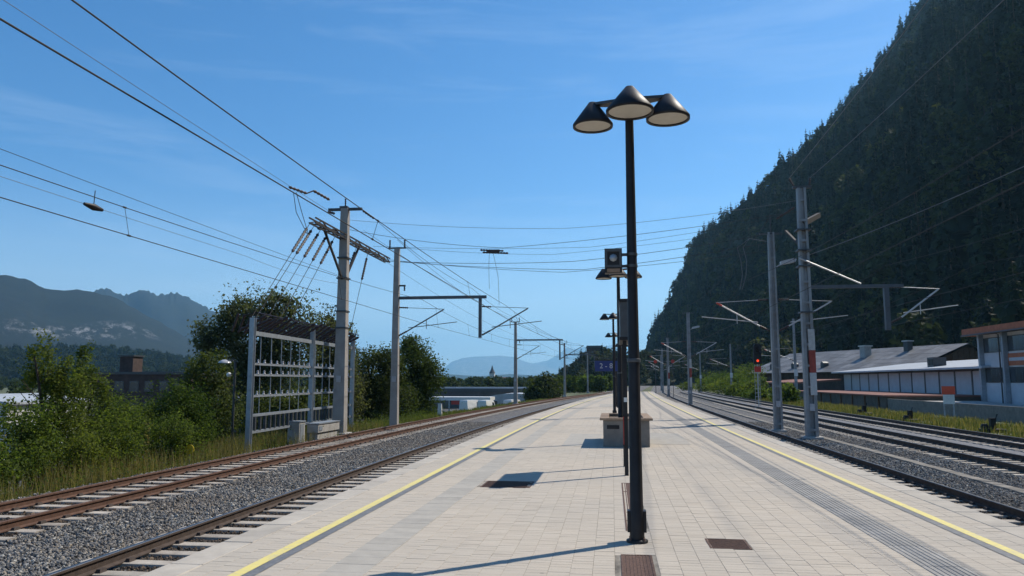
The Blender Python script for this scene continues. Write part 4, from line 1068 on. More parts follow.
ridge('foothill_left', [(-500, 350), (-200, 342), (-60, 347), (0, 352), (60, 350), (120, 353), (170, 359), (210, 366), (260, 374), (330, 379)], 1500, 500, 600, m_mtA, 'dark wooded foothill below the left mountain', 6, conc=.9)
ridge('foothill_far', [(380, 379.5), (420, 377), (450, 374), (480, 376), (510, 373.5), (545, 376), (600, 377), (640, 379)], 6500, 1500, 1500, m_mtB, 'low blue-green foothills under the far mountains', 7)

FO = bpy.data.objects['foothill_left'].data
fv = np.zeros(len(FO.vertices)*3); FO.vertices.foreach_get('co', fv); fv = fv.reshape(-1, 3)
rs = np.random.default_rng(5); Q = []
ff = np.array([list(p.vertices) for p in FO.polygons]); c0 = fv[ff].mean(1); okf = np.where((np.hypot(c0[:, 0], c0[:, 1]) < 1540) & (c0[:, 2] > -4) & (c0[:, 1] > 300))[0]
for q in rs.choice(okf, 4200):
    u, v = rs.uniform(size=2); A0, B0, C0, D0 = fv[ff[q]]; p = (A0*(1-u)+B0*u)*(1-v)+(D0*(1-u)+C0*u)*v; Q.append((*p, rs.uniform(9, 18), int(rs.integers(0, 6))))
Q = np.array(Q); n = len(Q)
scatter('foothill_wood', Q[:, :3], np.stack([np.zeros(n), np.zeros(n), rs.uniform(0, 6.28, n)], 1), np.stack([Q[:, 3]*1.4, Q[:, 3]*1.4, Q[:, 3]], 1), Q[:, 4].astype(int), [proto(joined(a, b_, 'kind')) for a, b_ in KINDS[:6]], 'dark woods covering the left foothill', 'wood')
# wooded knoll behind the platform end
def kz(x, y):
    u = np.interp(x, [-34, -25, -20, -8, 6, 30, 60, 90], [-4, 2, 8, 13, 13, 10, 8, 6]); v = max(0, 1-((y-470)/70)**2); return -4.3+(u+4.3)*v if v > 0 else -4.3
V = [(x, y, kz(x, y)) for y in np.arange(395, 546, 6.) for x in np.arange(-36, 92, 4.)]; n = len(np.arange(-36, 92, 4.)); mrow = len(np.arange(395, 546, 6.))
F = [(j*n+i, j*n+i+1, (j+1)*n+i+1, (j+1)*n+i) for j in range(mrow-1) for i in range(n-1)]
setp(link('wooded_knoll', npmesh('wooded_knoll', V, F, m_ffloor, True)), kind='structure', label='small wooded knoll behind the end of the platform', cat='hill')
Q = []
for _ in range(520):
    x = rs.uniform(-30, 80); yq = rs.uniform(405, 520); con = rs.uniform() < .3
    Q.append((x, yq, kz(x, yq)-.3, rs.uniform(6, 10.5)*(1.2 if con else 1), int(rs.integers(0, 4)) if con else 4+int(rs.integers(0, 3))))
Q.append((-17.2, 440, 11, 10, 1)); Q = np.array(Q); n = len(Q)
scatter('knoll_wood', Q[:, :3], np.stack([np.zeros(n), np.zeros(n), rs.uniform(0, 6.28, n)], 1), np.stack([Q[:, 3]*1.1, Q[:, 3]*1.1, Q[:, 3]], 1), Q[:, 4].astype(int), [proto(joined(a, b_, 'kind')) for a, b_ in KINDS], 'dark trees covering the knoll behind the platform end', 'wood')
t = empty('hilltop_building', (-9.5, 452., 6.0), label='dark block-like building on the wooded knoll behind the platform', cat='building')
MB().box(-5., 4.5, 0, 9, -3, 15.).build('wall', m_darkbrick, t); MB().prism([(-5.4, 15.003), (4.9, 15.003), (4.2, 16.2), (-4.7, 16.2)], 'y', -.4, 9.4).build('roof', m_dkgrey, t)
for k in range(4):
    for z in (5., 8.2, 11.4):
        o = MB().box(-4.4+k*2.3, -3.2+k*2.3, -.08, -.003, z, z+1.7).build('window', m_dkgrey, t); MB().box(-4.25+k*2.3, -3.35+k*2.3, -.1, -.083, z+.12, z+1.58).build('pane', m_glass, o)
# far valley trees (one mass)
Q = []
for _ in range(900):
    yq = rs.uniform(260, 900); ang = rs.uniform(-.86, -.03); x = yq*math.tan(ang)*1.0
    if x > -28: continue
    Q.append((x, yq, gh(x, yq)-.3, rs.uniform(4.2, 7.6)*(1+yq/1500), 4+int(rs.integers(0, 3)) if rs.uniform() < .85 else int(rs.integers(0, 4))))
Q = np.array(Q); n = len(Q)
m_fv = M_leaf('valley_leaf', (.03, .05, .016), (.09, .115, .035), .3)
kv = []
for k in range(3):
    V, F = dec_parts(60+k); kv.append((npmesh('crown', V, F, m_fv), trunk_unit().mesh('trunk', m_bark)))
scatter('valley_trees', Q[:, :3], np.stack([np.zeros(n), np.zeros(n), rs.uniform(0, 6.28, n)], 1), np.stack([Q[:, 3]*1.15, Q[:, 3]*1.15, Q[:, 3]], 1), Q[:, 4].astype(int), [proto(joined(a, b_, 'kind')) for a, b_ in con_me+kv], 'far tree belt across the valley floor', 'wood')
# nearer town trees left
for i in range(22):
    px = rs.uniform(-20, 235) if i < 15 else rs.uniform(430, 560); yq = rs.uniform(120, 210) if i < 15 else rs.uniform(215, 260)
    d = ray(px, 381); x = d.x/d.y*yq; h = rs.uniform(4.2, 6.6); k = int(rs.integers(0, 3))
    t = empty('garden_tree', (x, yq, gh(x, yq)-.2), rs.uniform(0, 6.28), 'round green tree among the houses left of the tracks' if i < 15 else 'round green tree behind the white hall and vans', 'tree', 'town trees left' if i < 15 else 'town trees behind the hall')
    t.scale = (h*1.25, h*1.25, h); link('crown', kv[k][0], None, t); link('trunk', kv[k][1], None, t)

ORD = ['first', 'second', 'third', 'fourth', 'fifth', 'sixth', 'seventh', 'eighth', 'ninth', 'tenth', 'eleventh', 'twelfth', 'thirteenth', 'fourteenth']
# ------------------------------------------------------------------ trackside trees and shrubs (left)
def tl(x, y): return (x, y, gh(x, y)-.05)
tree('birch_sapling', tl(-16.0, 20.4), 4.6, .06, [(-.2, 0, 1.3, .8, .8, 1.2), (.3, .2, 2.3, .75, .8, 1.1), (0, -.1, 3.3, .6, .6, .9)], 13000, .042, m_lf_birch, 'tall airy birch sapling left of the tracks near the picture edge', 101, clump=.26, nclump=34, shell=.3, base=.08)
tree('birch_sapling', tl(-17.6, 24.0), 4.9, .06, [(0, 0, 1.6, .8, .8, 1.3), (.1, .2, 2.9, .65, .7, 1.2), (0, .1, 4.1, .45, .45, .75)], 10000, .042, m_lf_birch, 'second tall birch sapling, just right of the airy one', 102, clump=.26, nclump=30, shell=.3, base=.08)
for i, (x, y, w_, h, m, sz, l) in enumerate((
    (-15.6, 18.3, 1.3, 2.5, m_lf_shrub, .055, 'leafy green bush at the left picture edge'),
    (-14.9, 16.4, 1.0, 1.7, m_lf_shrub, .055, 'low green bush nearest the rusty track at the left edge'),
    (-14.8, 19.6, 1.0, 1.6, m_lf_birch, .05, 'low pale green bush before the airy birch'),
    (-15.0, 24.2, 1.1, 1.9, m_lf_shrub, .055, 'low green bush before the broad bush'),
    (-15.2, 21.4, 1.1, 2.0, m_lf_shrub, .055, 'low green bush under the birch saplings'),
    (-18.4, 20.0, 1.0, 2.2, m_lf_dark, .06, 'dark green bush behind the leftmost bush'),
    (-17.0, 24.4, 1.2, 2.9, m_lf_shrub, .06, 'broad green bush right behind the second birch sapling'),
    (-17.6, 26.2, 1.3, 3.1, m_lf_shrub, .06, 'green bush between the broad bush and the bright bush'),
    (-16.6, 27.3, 1.5, 3.3, m_lf_bright, .06, 'bright green bush left of the switch frame'),
    (-17.6, 29.9, 1.1, 2.8, m_lf_shrub, .06, 'green bush right behind the bright bush'),
    (-19.6, 27.0, 1.1, 3.4, m_lf_birch, .06, 'tall green bush behind the broad bush'))):
    x += .5
    tree('bush', tl(x, y), h*.9, .04, [(0, 0, h*.38, w_*.95, w_*.95, h*.40), (-w_*.3, .2, h*.6, w_*.6, w_*.6, h*.36), (w_*.35, -.1, h*.55, w_*.55, w_*.6, h*.34)], int(6500*w_*h/2.6), sz*.72, m, l, 110+i, 'trackside bushes', clump=.25, nclump=30, cat='bush', shell=.35, base=.05)
# big dark trees behind the switch frame
tree('broadleaf_tree', tl(-24.0, 50.0), 12.4, .28, [(0, 0, 8.8, 2.4, 2.3, 2.8), (-2.6, -.5, 8.6, 1.5, 1.6, 1.8), (2.4, 0, 8.8, 2.0, 1.8, 2.6), (0, 0, 4.8, 2.6, 2.4, 2.8), (1.4, 0, 11.0, 1.3, 1.2, 1.2), (-1.2, 0, 10.6, 1.4, 1.2, 1.1)], 30000, .105, m_lf_grey, 'large grey-green tree rising behind the switch frame', 130, clump=.30, nclump=34)
tree('broadleaf_tree', tl(-22.4, 40.8), 7.4, .18, [(0, 0, 6.0, 1.2, 1.2, 1.3), (-.7, 0, 3.2, 1.7, 1.7, 1.9), (.6, 0, 4.4, 1.3, 1.3, 1.4), (0, 0, 1.6, 1.7, 1.6, 1.3)], 16000, .09, m_lf_dark, 'dark tree left of the switch frame behind the lamp', 131, clump=.30, nclump=30)
tree('broadleaf_tree', tl(-20.5, 55.0), 10.4, .22, [(0, 0, 7.4, 1.6, 1.7, 2.4), (.3, 0, 4.0, 1.9, 1.9, 2.6), (-.6, .5, 8.8, 1.0, 1.0, 1.2)], 16000, .105, m_lf_grey, 'grey-green tree behind the tallest mast', 132, clump=.3, nclump=30)
tree('broadleaf_tree', tl(-18.9, 60.0), 7.8, .16, [(0, 0, 5.0, 2.3, 2.1, 2.2), (-1.1, 0, 2.6, 2.2, 1.9, 2.0), (1.2, 0, 2.8, 2.2, 1.9, 2.0), (1.0, 0, 6.0, 1.2, 1.2, 1.1)], 21000, .10, m_lf_dark, 'dark green tree between the tall mast and the boom mast', 133, clump=.28, nclump=36, base=.1)
tree('broadleaf_tree', tl(-17.4, 65.5), 7.6, .16, [(.2, 0, 5.4, 1.9, 1.8, 2.0), (1.4, 0, 4.4, 1.7, 1.6, 1.6), (0, 0, 2.6, 2.5, 2.2, 2.2), (.1, 0, 6.9, 1.0, 1.0, 1.0)], 22000, .10, m_lf_mid, 'green tree right of the boom mast', 134, clump=.28, nclump=36, base=.1)
tree('broadleaf_tree', tl(-21.0, 46.5), 5.4, .14, [(0, 0, 2.6, 2.2, 1.8, 1.7), (1.5, .4, 3.2, 1.5, 1.5, 1.4)], 12000, .095, m_lf_dark, 'low dark tree seen through the switch frame', 135, clump=.28, nclump=34, base=.1)
tree('round_bush', tl(-12.2, 140.), 6.4, .15, [(0, 0, 2.8, 3.5, 3.2, 2.4), (.3, 0, 4.4, 1.7, 1.7, 1.6), (-1.8, 0, 2.2, 1.9, 1.9, 1.5)], 6500, .24, m_lf_dark, 'round dark bush right of the far boom mast', 136, clump=.25, nclump=40, cat='bush', base=.05)
for i in range(9):
    x = -13+i*1.5; yq = 196+rs.uniform(-6, 6)
    tree('hedge_shrub', (x, yq, -1.2), 4.2, .1, [(0, 0, 2.0, 1.6, 1.6, 1.9), (.4, 0, 3.2, 1.0, 1.0, 1.1)], 900, .28, m_lf_bright, 'bright green hedge shrub beyond the boom masts, %s from the left' % ORD[i], 150+i, 'hedge beyond the masts', clump=.28, nclump=20, cat='bush', base=.05)
# right trackside bushes
for i, (x, yq, w_, h) in enumerate(((19.5, 92, 1.6, 2.2), (20.8, 100, 1.7, 2.6), (19.2, 108, 1.5, 2.0), (20.2, 118, 1.9, 3.0), (22.2, 128, 2.2, 3.6), (20.4, 136, 1.8, 2.6), (22.0, 148, 2.6, 4.4), (21.2, 160, 2.2, 3.4), (23.0, 172, 2.8, 5.0), (21.5, 186, 2.4, 3.6), (24, 200, 3.4, 5.6), (19, 205, 2.0, 2.6), (26, 152, 2.8, 6.5), (28, 176, 3, 7.0))):
    tree('bush', (x, yq, -.95), h*.9, .05, [(0, 0, h*.42, w_, w_, h*.42), (w_*.4, 0, h*.62, w_*.6, w_*.6, h*.34)], 1500, .17, (m_lf_bright, m_lf_shrub)[i % 2], 'green bush on the right verge, %s in distance from the camera' % ORD[i], 170+i, 'bushes along the right verge', clump=.26, nclump=24, cat='bush', base=.05)
# grasses ---------------------------------------------------------------------
def blades(name, pts, hmin, hmax, wd, m, label, seed, lean=.35):
    rs = np.random.default_rng(seed); P = np.asarray(pts); n = len(P); h = rs.uniform(hmin, hmax, (n, 1)); a = rs.uniform(0, 6.28, n)
    d = np.stack([np.cos(a), np.sin(a), np.zeros(n)], 1); s = np.stack([-np.sin(a), np.cos(a), np.zeros(n)], 1)*wd; ln = rs.uniform(.05, lean, (n, 1))*h; up = np.array([[0, 0, 1.]])
    V = np.stack([P-s, P+s, P+d*ln*.35+up*h*.6+s*.7, P+d*ln*.35+up*h*.6-s*.7, P+d*ln+up*h+s*.1, P+d*ln+up*h-s*.1], 1).reshape(-1, 3)
    b_ = np.arange(n)[:, None]*6; F = np.concatenate([b_+np.array([[0, 1, 2, 3]]), b_+np.array([[3, 2, 4, 5]])])
    return setp(link(name, npmesh(name, V, F, m)), label, 'grass', kind='stuff')
def verge(n, x0, x1, y0, y1, c, pw=1.5, seed=1):
    rs = np.random.default_rng(seed); Y = y0+(y1-y0)*rs.uniform(0, 1, n)**pw; X = rs.uniform(x0, x1, n); k = np.sin(X*1.3+2*np.sin(Y*.7))+np.sin(Y*1.1+X*.6)+rs.normal(size=n)*.8
    m = k > -.2; X, Y = X[m], Y[m]; X = X+np.array([c(v) for v in Y]); return [(a, b_, gh(a, b_)-.02) for a, b_ in zip(X, Y)]
blades('dry_grass', verge(22000, -15.3, -12.6, 9, 42, cL, 1.4, 1), .10, .85, .007, m_drygr, 'tall yellow dry grass along the left track', 1)
blades('verge_grass', verge(16000, -17.5, -13.0, 9, 60, cL, 1.4, 2), .15, .5, .010, m_grass, 'green weeds and grass along the left track', 2)
blades('verge_grass', verge(14000, -14.5, -12.9, 45, 110, cL, 1.3, 3), .12, .42, .022, m_grass, 'green grass strip below the boom mast', 3)
blades('verge_grass', verge(36000, 17.6, 22.5, 28, 120, cR, 1.5, 4), .10, .38, .018, m_grass, 'bright green grass strip beyond the right tracks', 4)
blades('dry_grass', verge(15000, 17.4, 22.5, 28, 120, cR, 1.5, 6), .10, .5, .016, m_drygr, 'dry grass tufts in the green strip beyond the right tracks', 6)
# low leafy weeds on the left verge, one mass
rs = np.random.default_rng(77); W = verge(1000, -15.6, -12.75, 9, 60, cL, 1.3, 9); PP = []
for x, y, z in W:
    k = int(rs.integers(25, 90)); r_ = rs.uniform(.12, .34); q = rs.normal(size=(k, 3))*np.array([r_, r_, r_*.8]); q[:, 2] = np.abs(q[:, 2])*rs.uniform(.7, 2.0); PP.append(q+np.array([x, y, z]))
V, F = leaf_quads(rs, np.concatenate(PP), .032, .6); setp(link('verge_weeds', npmesh('verge_weeds', V, F, m_lf_shrub)), 'low leafy weeds among the dry grass by the left track', 'weeds', kind='stuff')
# tall weed stems
for i, (x, yq) in enumerate(((-14.2, 15.2), (-14.6, 17.1), (-14.3, 22.6), (-14.6, 25.2))):
    t = empty('weed_plant', (x, yq, gh(x, yq)-.02), label='tall dry weed stem rising from the grass before the bushes', cat='plant', group='tall weed stems')
    b = MB(); b.tube([(0, 0, 0), (.03, .02, .7), (.0, .06, 1.35+.2*(i % 2))], [.010, .008, .003], 5).build('stem', m_drygr, t)
    r2 = np.random.default_rng(300+i); P = np.stack([r2.normal(size=90)*.05, r2.normal(size=90)*.05, r2.uniform(.3, 1.5, 90)], 1); V, F = leaf_quads(r2, P, .035, .5); link('leaves', npmesh('leaves', V, F, m_drygr), None, t)

# ------------------------------------------------------------------ buildings, right
def win(parent, x, y0, y1, z0, z1, n=1, face=-1, frame=m_dkgrey):
    """window on a facade at constant x facing face*X"""
    f = MB(); t_ = .06; s = face
    xa, xb = sorted((x, x+s*.05))
    for a, b_, c_, d in ((y0, y1, z0, z0+t_), (y0, y1, z1-t_, z1), (y0, y0+t_, z0+t_, z1-t_), (y1-t_, y1, z0+t_, z1-t_)): f.box(xa, xb, a, b_, c_, d)
    o = f.build('window', frame, parent)
    for k in range(n):
        a = y0+t_+(y1-y0-2*t_)*k/n+.015; b_ = y0+t_+(y1-y0-2*t_)*(k+1)/n-.015
        MB().box(x+s*.012-.006, x+s*.012+.006, a, b_, z0+t_, z1-t_).build('pane', m_glass, o)
    return o
# two-storey works building
t = empty('works_building', (0, 0, 0), label='two-storey pale works building with orange-red roof edge at right', cat='building')
BX, BY0, BY1 = 32.8, 36., 73.6
MB().box(BX, BX+14, BY0, BY1, -1.0, 5.75).build('wall', m_plaster, t)
rf = MB().prism([(BX-1.0, 5.80), (BX+15, 5.80), (BX+15, 6.30), (BX-1.0, 6.30)], 'y', BY0-.8, BY1+1.2).build('roof', m_roofm, t)
MB().box(BX-1.12, BX-1.003, BY0-.8, BY1+1.25, 5.72, 6.34).build('fascia', m_terra, rf)
MB().box(BX-1.0, BX+15.05, BY1+1.203, BY1+1.3, 5.72, 6.34).build('fascia', m_terra, rf)
ypil = [BY1-.15-k*4.2 for k in range(9)]
for yv in ypil: MB().box(BX-.42, BX-.003, yv-.16, yv+.16, -1.0, 5.797).build('pillar', m_galv, t)
for k, (ya, yb) in enumerate(zip(ypil[1:], ypil[:-1])):
    win(t, BX, ya+.2, yb-.2, 4.15, 5.45, 5); win(t, BX, ya+.2, yb-.2, 1.55, 2.85, 4)
    if k >= 1:
        pnl = MB().box(BX-.09, BX-.003, ya+.2, yb-.2, 2.98, 3.98).build('sign_panel', m_terra, t)
        MB().box(BX-.105, BX-.092, ya+.35, yb-.35, 3.35, 3.62).build('pale_stripe', m_panel, pnl)
    else: MB().box(BX-.05, BX-.003, ya+.2, yb-.2, 2.9, 4.1).build('panel', m_panel, t)
    MB().box(BX-.05, BX-.003, ya+.2, yb-.2, -.3, 1.5).build('panel', m_panel, t)
for yv in ypil[1::2]: MB().tube([(BX-.5, yv+.3, -.9), (BX-.5, yv+.3, 5.6), (BX-.9, yv+.3, 5.78)], .06, 8).build('downpipe', m_dkgrey, t)
MB().tube([(BX-1.2, BY0-.8, 5.74), (BX-1.2, BY1+1.2, 5.74)], .07, 8).build('gutter', m_dkgrey, rf)
# flat pale building with panel wall
t = empty('flat_hall', (0, 0, 0), label='long low pale hall with dark posts and a flat roof', cat='building')
FXX = 33.6
MB().box(FXX, FXX+9, 73.7, 118., -1.0, 2.75).build('wall', m_dkgrey, t)
yv = 74.0; 
while yv < 117.5:
    MB().box(FXX-.06, FXX-.003, yv+.16, yv+3.55, .1, 2.62).build('wall_panel', m_panel, t); MB().box(FXX-.10, FXX-.004, yv-.14, yv+.14, -.9, 2.70).build('post', m_dkgrey, t); yv += 3.7
rf = MB().prism([(FXX-1.6, 2.80), (FXX+9.2, 4.05), (FXX+9.2, 4.25), (FXX-1.6, 2.98)], 'y', 72.2, 119.).build('roof', m_roofpale, t)
bx_ = MB().box(FXX+.2, FXX+1.5, 87, 88.6, 2.9, 4.2).build('roof_box', m_dkgrey, rf)
b = MB()
for yv in (87.1, 87.9): b.box(FXX+.17, FXX+.198, yv, yv+.6, 3.4, 4.0)
b.build('louvre', m_dark, bx_)
# loading dock
t = empty('loading_dock', (0, 0, 0), label='concrete loading dock with brown deck in front of the flat hall', cat='loading dock')
MB().box(24.6, 33.4, 74.2, 112., -1.0, .28).build('body', m_darkconc, t); MB().box(24.4, 33.45, 74.0, 112.2, .283, .42).build('deck', m_brownroof, t)
for k in range(9): MB().box(24.5, 24.597, 76+k*4., 76.25+k*4., -1., .28).build('buffer', m_woodd, t)
t = empty('loading_ramp', (0, 0, 0), label='pale concrete ramp before the works building', cat='ramp')
MB().prism([(50., -.55), (73.9, -.05), (73.9, -1.0), (50., -1.0)], 'x', 24.8, 32.3).build('ramp', m_conc, t)
MB().box(24.62, 24.797, 50., 73.9, -1.0, .12).build('side_wall', m_lid, t)
t = empty('yard_wall', (0, 0, 0), label='low grey-blue yard wall at the right picture edge', cat='wall')
for k in range(6): MB().chbox(22.5, 22.65, 30.+k*2.5, 32.48+k*2.5, -1.0, .30, .02).build('wall_panel', m_panel, t)
for k in range(7): MB().box(22.42, 22.73, 29.93+k*2.5, 30.05+k*2.5, -1.0, .38).build('post', m_galv, t)
# canopy with red-brown roof
t = empty('dock_canopy', (0, 0, 0), label='low red-brown canopy roof left of the flat hall', cat='canopy')
MB().prism([(27.0, 1.25), (33.5, 1.75), (33.5, 2.0), (27.0, 1.5)], 'y', 119.5, 150.).build('roof', m_brownroof, t)
for k in range(7): MB().box(27.4, 27.6, 121+k*4.6, 121.2+k*4.6, -1.0, 1.28).build('post', m_woodd, t)
# goods shed with gabled grey roof
ang = math.atan2(-.342, .94)
t = empty('goods_shed', (61., 142., -.9), math.radians(20), 'old goods shed with a long grey sheet roof and timber gable', 'building')
HW, LEN, ZE, ZR = 12.4, 54., 4.3, 9.0
wl = MB(); wl.box(-HW+1.8, HW-1.8, .5, LEN-.5, 0, ZE+.1); wl.build('wall', m_darkbrick, t)
gb = MB().prism([(-HW+1.8, ZE+.1), (HW-1.8, ZE+.1), (0, ZR-.45)], 'y', .5, .62).build('gable', m_woodd, t)
for k in range(18):
    x = -9.8+k*1.15; z1 = ZE+.1+(ZR-.6-ZE)*(1-abs(x)/(HW-1.6)); 
    if z1 > ZE+.25: MB().box(x, x+1.05, .40, .497, ZE+.15, z1).build('plank', m_wood if False else m_woodd, gb)
rf = empty('roof', (0, 0, 0)); rf.parent = t
# roof: sheets laid in courses, each a plate
sheet = {}
def rsheet(u0, u1, y0, y1, s, dz):
    za, zb = ZE+(ZR-ZE)*u0, ZE+(ZR-ZE)*u1; xa, xb = s*HW*(1-u0), s*HW*(1-u1)
    b = MB(); vs = [(xa, y0, za+dz), (xa, y1, za+dz), (xb, y1, zb+dz-.02), (xb, y0, zb+dz-.02)]; vs += [(x, y, z+.05) for x, y, z in vs]
    b.add(vs, [(3, 2, 1, 0), (4, 5, 6, 7)]+[(i, (i+1) % 4, (i+1) % 4+4, i+4) for i in range(4)]); return b
for s in (-1, 1):
    for ci in range(6):
        for k in range(18):
            rsheet(ci/6-.01 if ci else 0, (ci+1)/6, k*3.0+.01, k*3.0+2.985, s, .04*(ci % 2)*0+random.uniform(0, .02)).build('roof_sheet', m_roofm, rf)
MB().prism([(-.5, ZR-.14), (0, ZR+.10), (.5, ZR-.14)], 'y', -.05, LEN+.05).build('ridge_cap', m_roofm, rf)
for x, y, w_, h, m in ((-4.3, 21., 1.5, 2.3, m_conc), (-2.0, 12., 1.1, 2.0, m_dkgrey)):
    zb = ZE+(ZR-ZE)*(1-abs(x)/HW)-.3; c_ = MB().box(x-w_/2, x+w_/2, y-w_/2, y+w_/2, zb, zb+h).build('chimney', m, rf); MB().box(x-w_/2-.2, x+w_/2+.2, y-w_/2-.2, y+w_/2+.2, zb+h+.003, zb+h+.18).build('cap', m_white, c_)
for y in (27., 37.5, 46.):
    x = -9.4; zb = ZE+(ZR-ZE)*(1-abs(x)/HW)-.2; MB().prism([(y-.5, zb), (y+.5, zb), (y+.5, zb+1.0), (y, zb+1.3), (y-.5, zb+1.0)], 'x', x-.6, x+.6).build('vent_dormer', m_dkgrey, rf)
# red sign and point levers
t = empty('red_sign', (22.6, 56., -.65), label='red square board on a white post before the loading ramp', cat='sign')
MB().box(-.42, .42, -.03, .03, 1.45, 2.0).build('board', m_bright, t); MB().box(-.36, .36, -.02, .02, .8, 1.43).build('lower_board', m_white, t)
for s in (-.3, .3): MB().box(s-.04, s+.04, .031, .09, -.25, 1.98).build('post', m_galv, t)
for i, (x, yv, l) in enumerate(((18.9, 42., 'dark point lever in the grass near the red board'), (18.9, 62., 'dark point lever in the grass left of the red board'), (18.6, 52, 'dark point lever in the grass right before the ramp'))):
    t = empty('point_lever', (x, yv, -.9), .3*i, l, 'point lever', 'point levers on the right verge')
    MB().chbox(-.55, .55, -.25, .25, 0, .22, .02).build('base', m_dark, t); MB().tube([(0, 0, .2), (.28, 0, .95)], .03, 6).build('lever', m_dark, t)
    MB().lathe((-.35, 0, .22), [(.16, 0), (.18, .12), (.12, .24)], 14).build('weight', m_dark, t); MB().box(-.1, .16, -.1, .1, .22, .75).build('lantern', m_dark, t)
    MB().tube([(-.5, 0, .1), (-2.6, 0, .02)], .025, 6).build('rod', m_dark, t)

# ------------------------------------------------------------------ buildings and vehicles, left
V = [(-95, 36, -4.21), (-25.5, 36, -4.21), (-26, 175, -4.21), (-95, 175, -4.21)]
setp(link('car_park', npmesh('car_park', [(x, y, gh(x, y)+.06) for y in np.arange(36, 190, 7.) for x in np.arange(-100, -25, 5.)],
     [(j*15+i, j*15+i+1, (j+1)*15+i+1, (j+1)*15+i) for j in range(21) for i in range(14)], m_asphalt, True)), kind='structure', label='asphalt yard below the railway on the left', cat='car park')
def wbox(t, x0, x1, y, z0, z1, mw=m_glass):
    o = MB().box(x0, x1, y-.06, y-.003, z0, z1).build('window', m_dkgrey, t); MB().box(x0+.08, x1-.08, y-.075, y-.062, z0+.08, z1-.08).build('pane', mw, o)
t = empty('old_factory', (-70.5, 110., -4.3), label='dark brick factory with a square roof tower behind the bushes', cat='building')
MB().box(-8, 7.5, 0, 14, 0, 7.0).build('wall', m_darkbrick, t); rf = MB().box(-8.3, 7.8, -.3, 14.3, 7.003, 7.4).build('roof', m_dkgrey, t)
tw = MB().box(-5.7, -3.5, 2, 4.5, 7.403, 9.8).build('roof_tower', m_darkbrick, t); MB().box(-5.9, -3.3, 1.8, 4.7, 9.803, 10.0).build('cap', m_dkgrey, tw)
for k in range(6):
    for z in (1.2, 4.4): wbox(t, -7.4+k*2.45, -5.9+k*2.45, 0, z, z+1.6)
t = empty('white_hall', (-64.5, 72., -4.3), label='white low hall at the left edge behind the bushes', cat='building')
MB().box(-9, 3.5, 0, 12, 0, 3.6).build('wall', m_plaster, t); MB().prism([(-9.4, 3.61), (3.9, 3.61), (3.9, 3.85), (-2.7, 4.6), (-9.4, 3.85)], 'y', -.4, 12.4).build('roof', m_roofpale, t)
for k in range(4): wbox(t, -8+k*2.9, -6.2+k*2.9, 0, 1.2, 2.5)
t = empty('grey_hall', (-37., 66., -4.3), label='grey hall with pale roof edge behind the dark trees', cat='building')
MB().box(-1.5, 6, 0, 14, 0, 4.3).build('wall', m_dkgrey, t); MB().box(-1.8, 6.3, -.3, 14.3, 4.303, 4.55).build('roof', m_roofpale, t); MB().box(-1.52, 6.02, -.05, -.003, 2.2, 2.5).build('band', m_white, t)
for k in range(3): wbox(t, -1.1+k*2.35, .7+k*2.35, 0, .8, 2.0)
t = empty('long_hall', (-29., 172., -4.3), label='long grey flat-roofed hall behind the white canopy', cat='building')
MB().box(-17, 16, 0, 25, 0, 3.6).build('wall', m_roofm, t); MB().box(-17.4, 16.4, -.4, 25.4, 3.603, 4.5).build('roof', m_dkgrey, t); MB().box(-17.42, 16.42, -.45, -.403, 4.3, 4.55).build('roof_edge', m_roofpale, t)
for k in range(11): wbox(t, -16+k*2.9, -14+k*2.9, 0, 1.2, 2.6)
t = empty('silver_dome_hall', (-20., 150., -4.3), label='pale round-roofed tent hall right of the white canopy', cat='building')
a_ = [(math.cos(R(180-k*15))*6.5, 1.6+math.sin(R(k*15))*1.9) for k in range(13)]; MB().prism([(-6.5, 0)]+a_+[(6.5, 0)], 'y', 6, 18).build('shell', m_roofpale, t)
for x in (-4, 0, 4): MB().box(x-.9, x+.9, 5.9, 5.997, 0, 2.0).build('door', m_dkgrey, t)
t = empty('white_canopy', (-28.5, 146., -4.3), label='long white canopy with a red band over the yard', cat='canopy')
MB().box(-6.5, 5.5, 0, 6, 2.3, 2.95).build('roof', m_white, t); MB().box(-2.0, 2.3, -.06, -.003, 1.55, 2.28).build('red_band', m_red, t)
for x in (-6, -2.5, 2.5, 5.1): MB().box(x-.12, x+.12, .2, .44, 0, 2.297).build('post', m_galv, t)
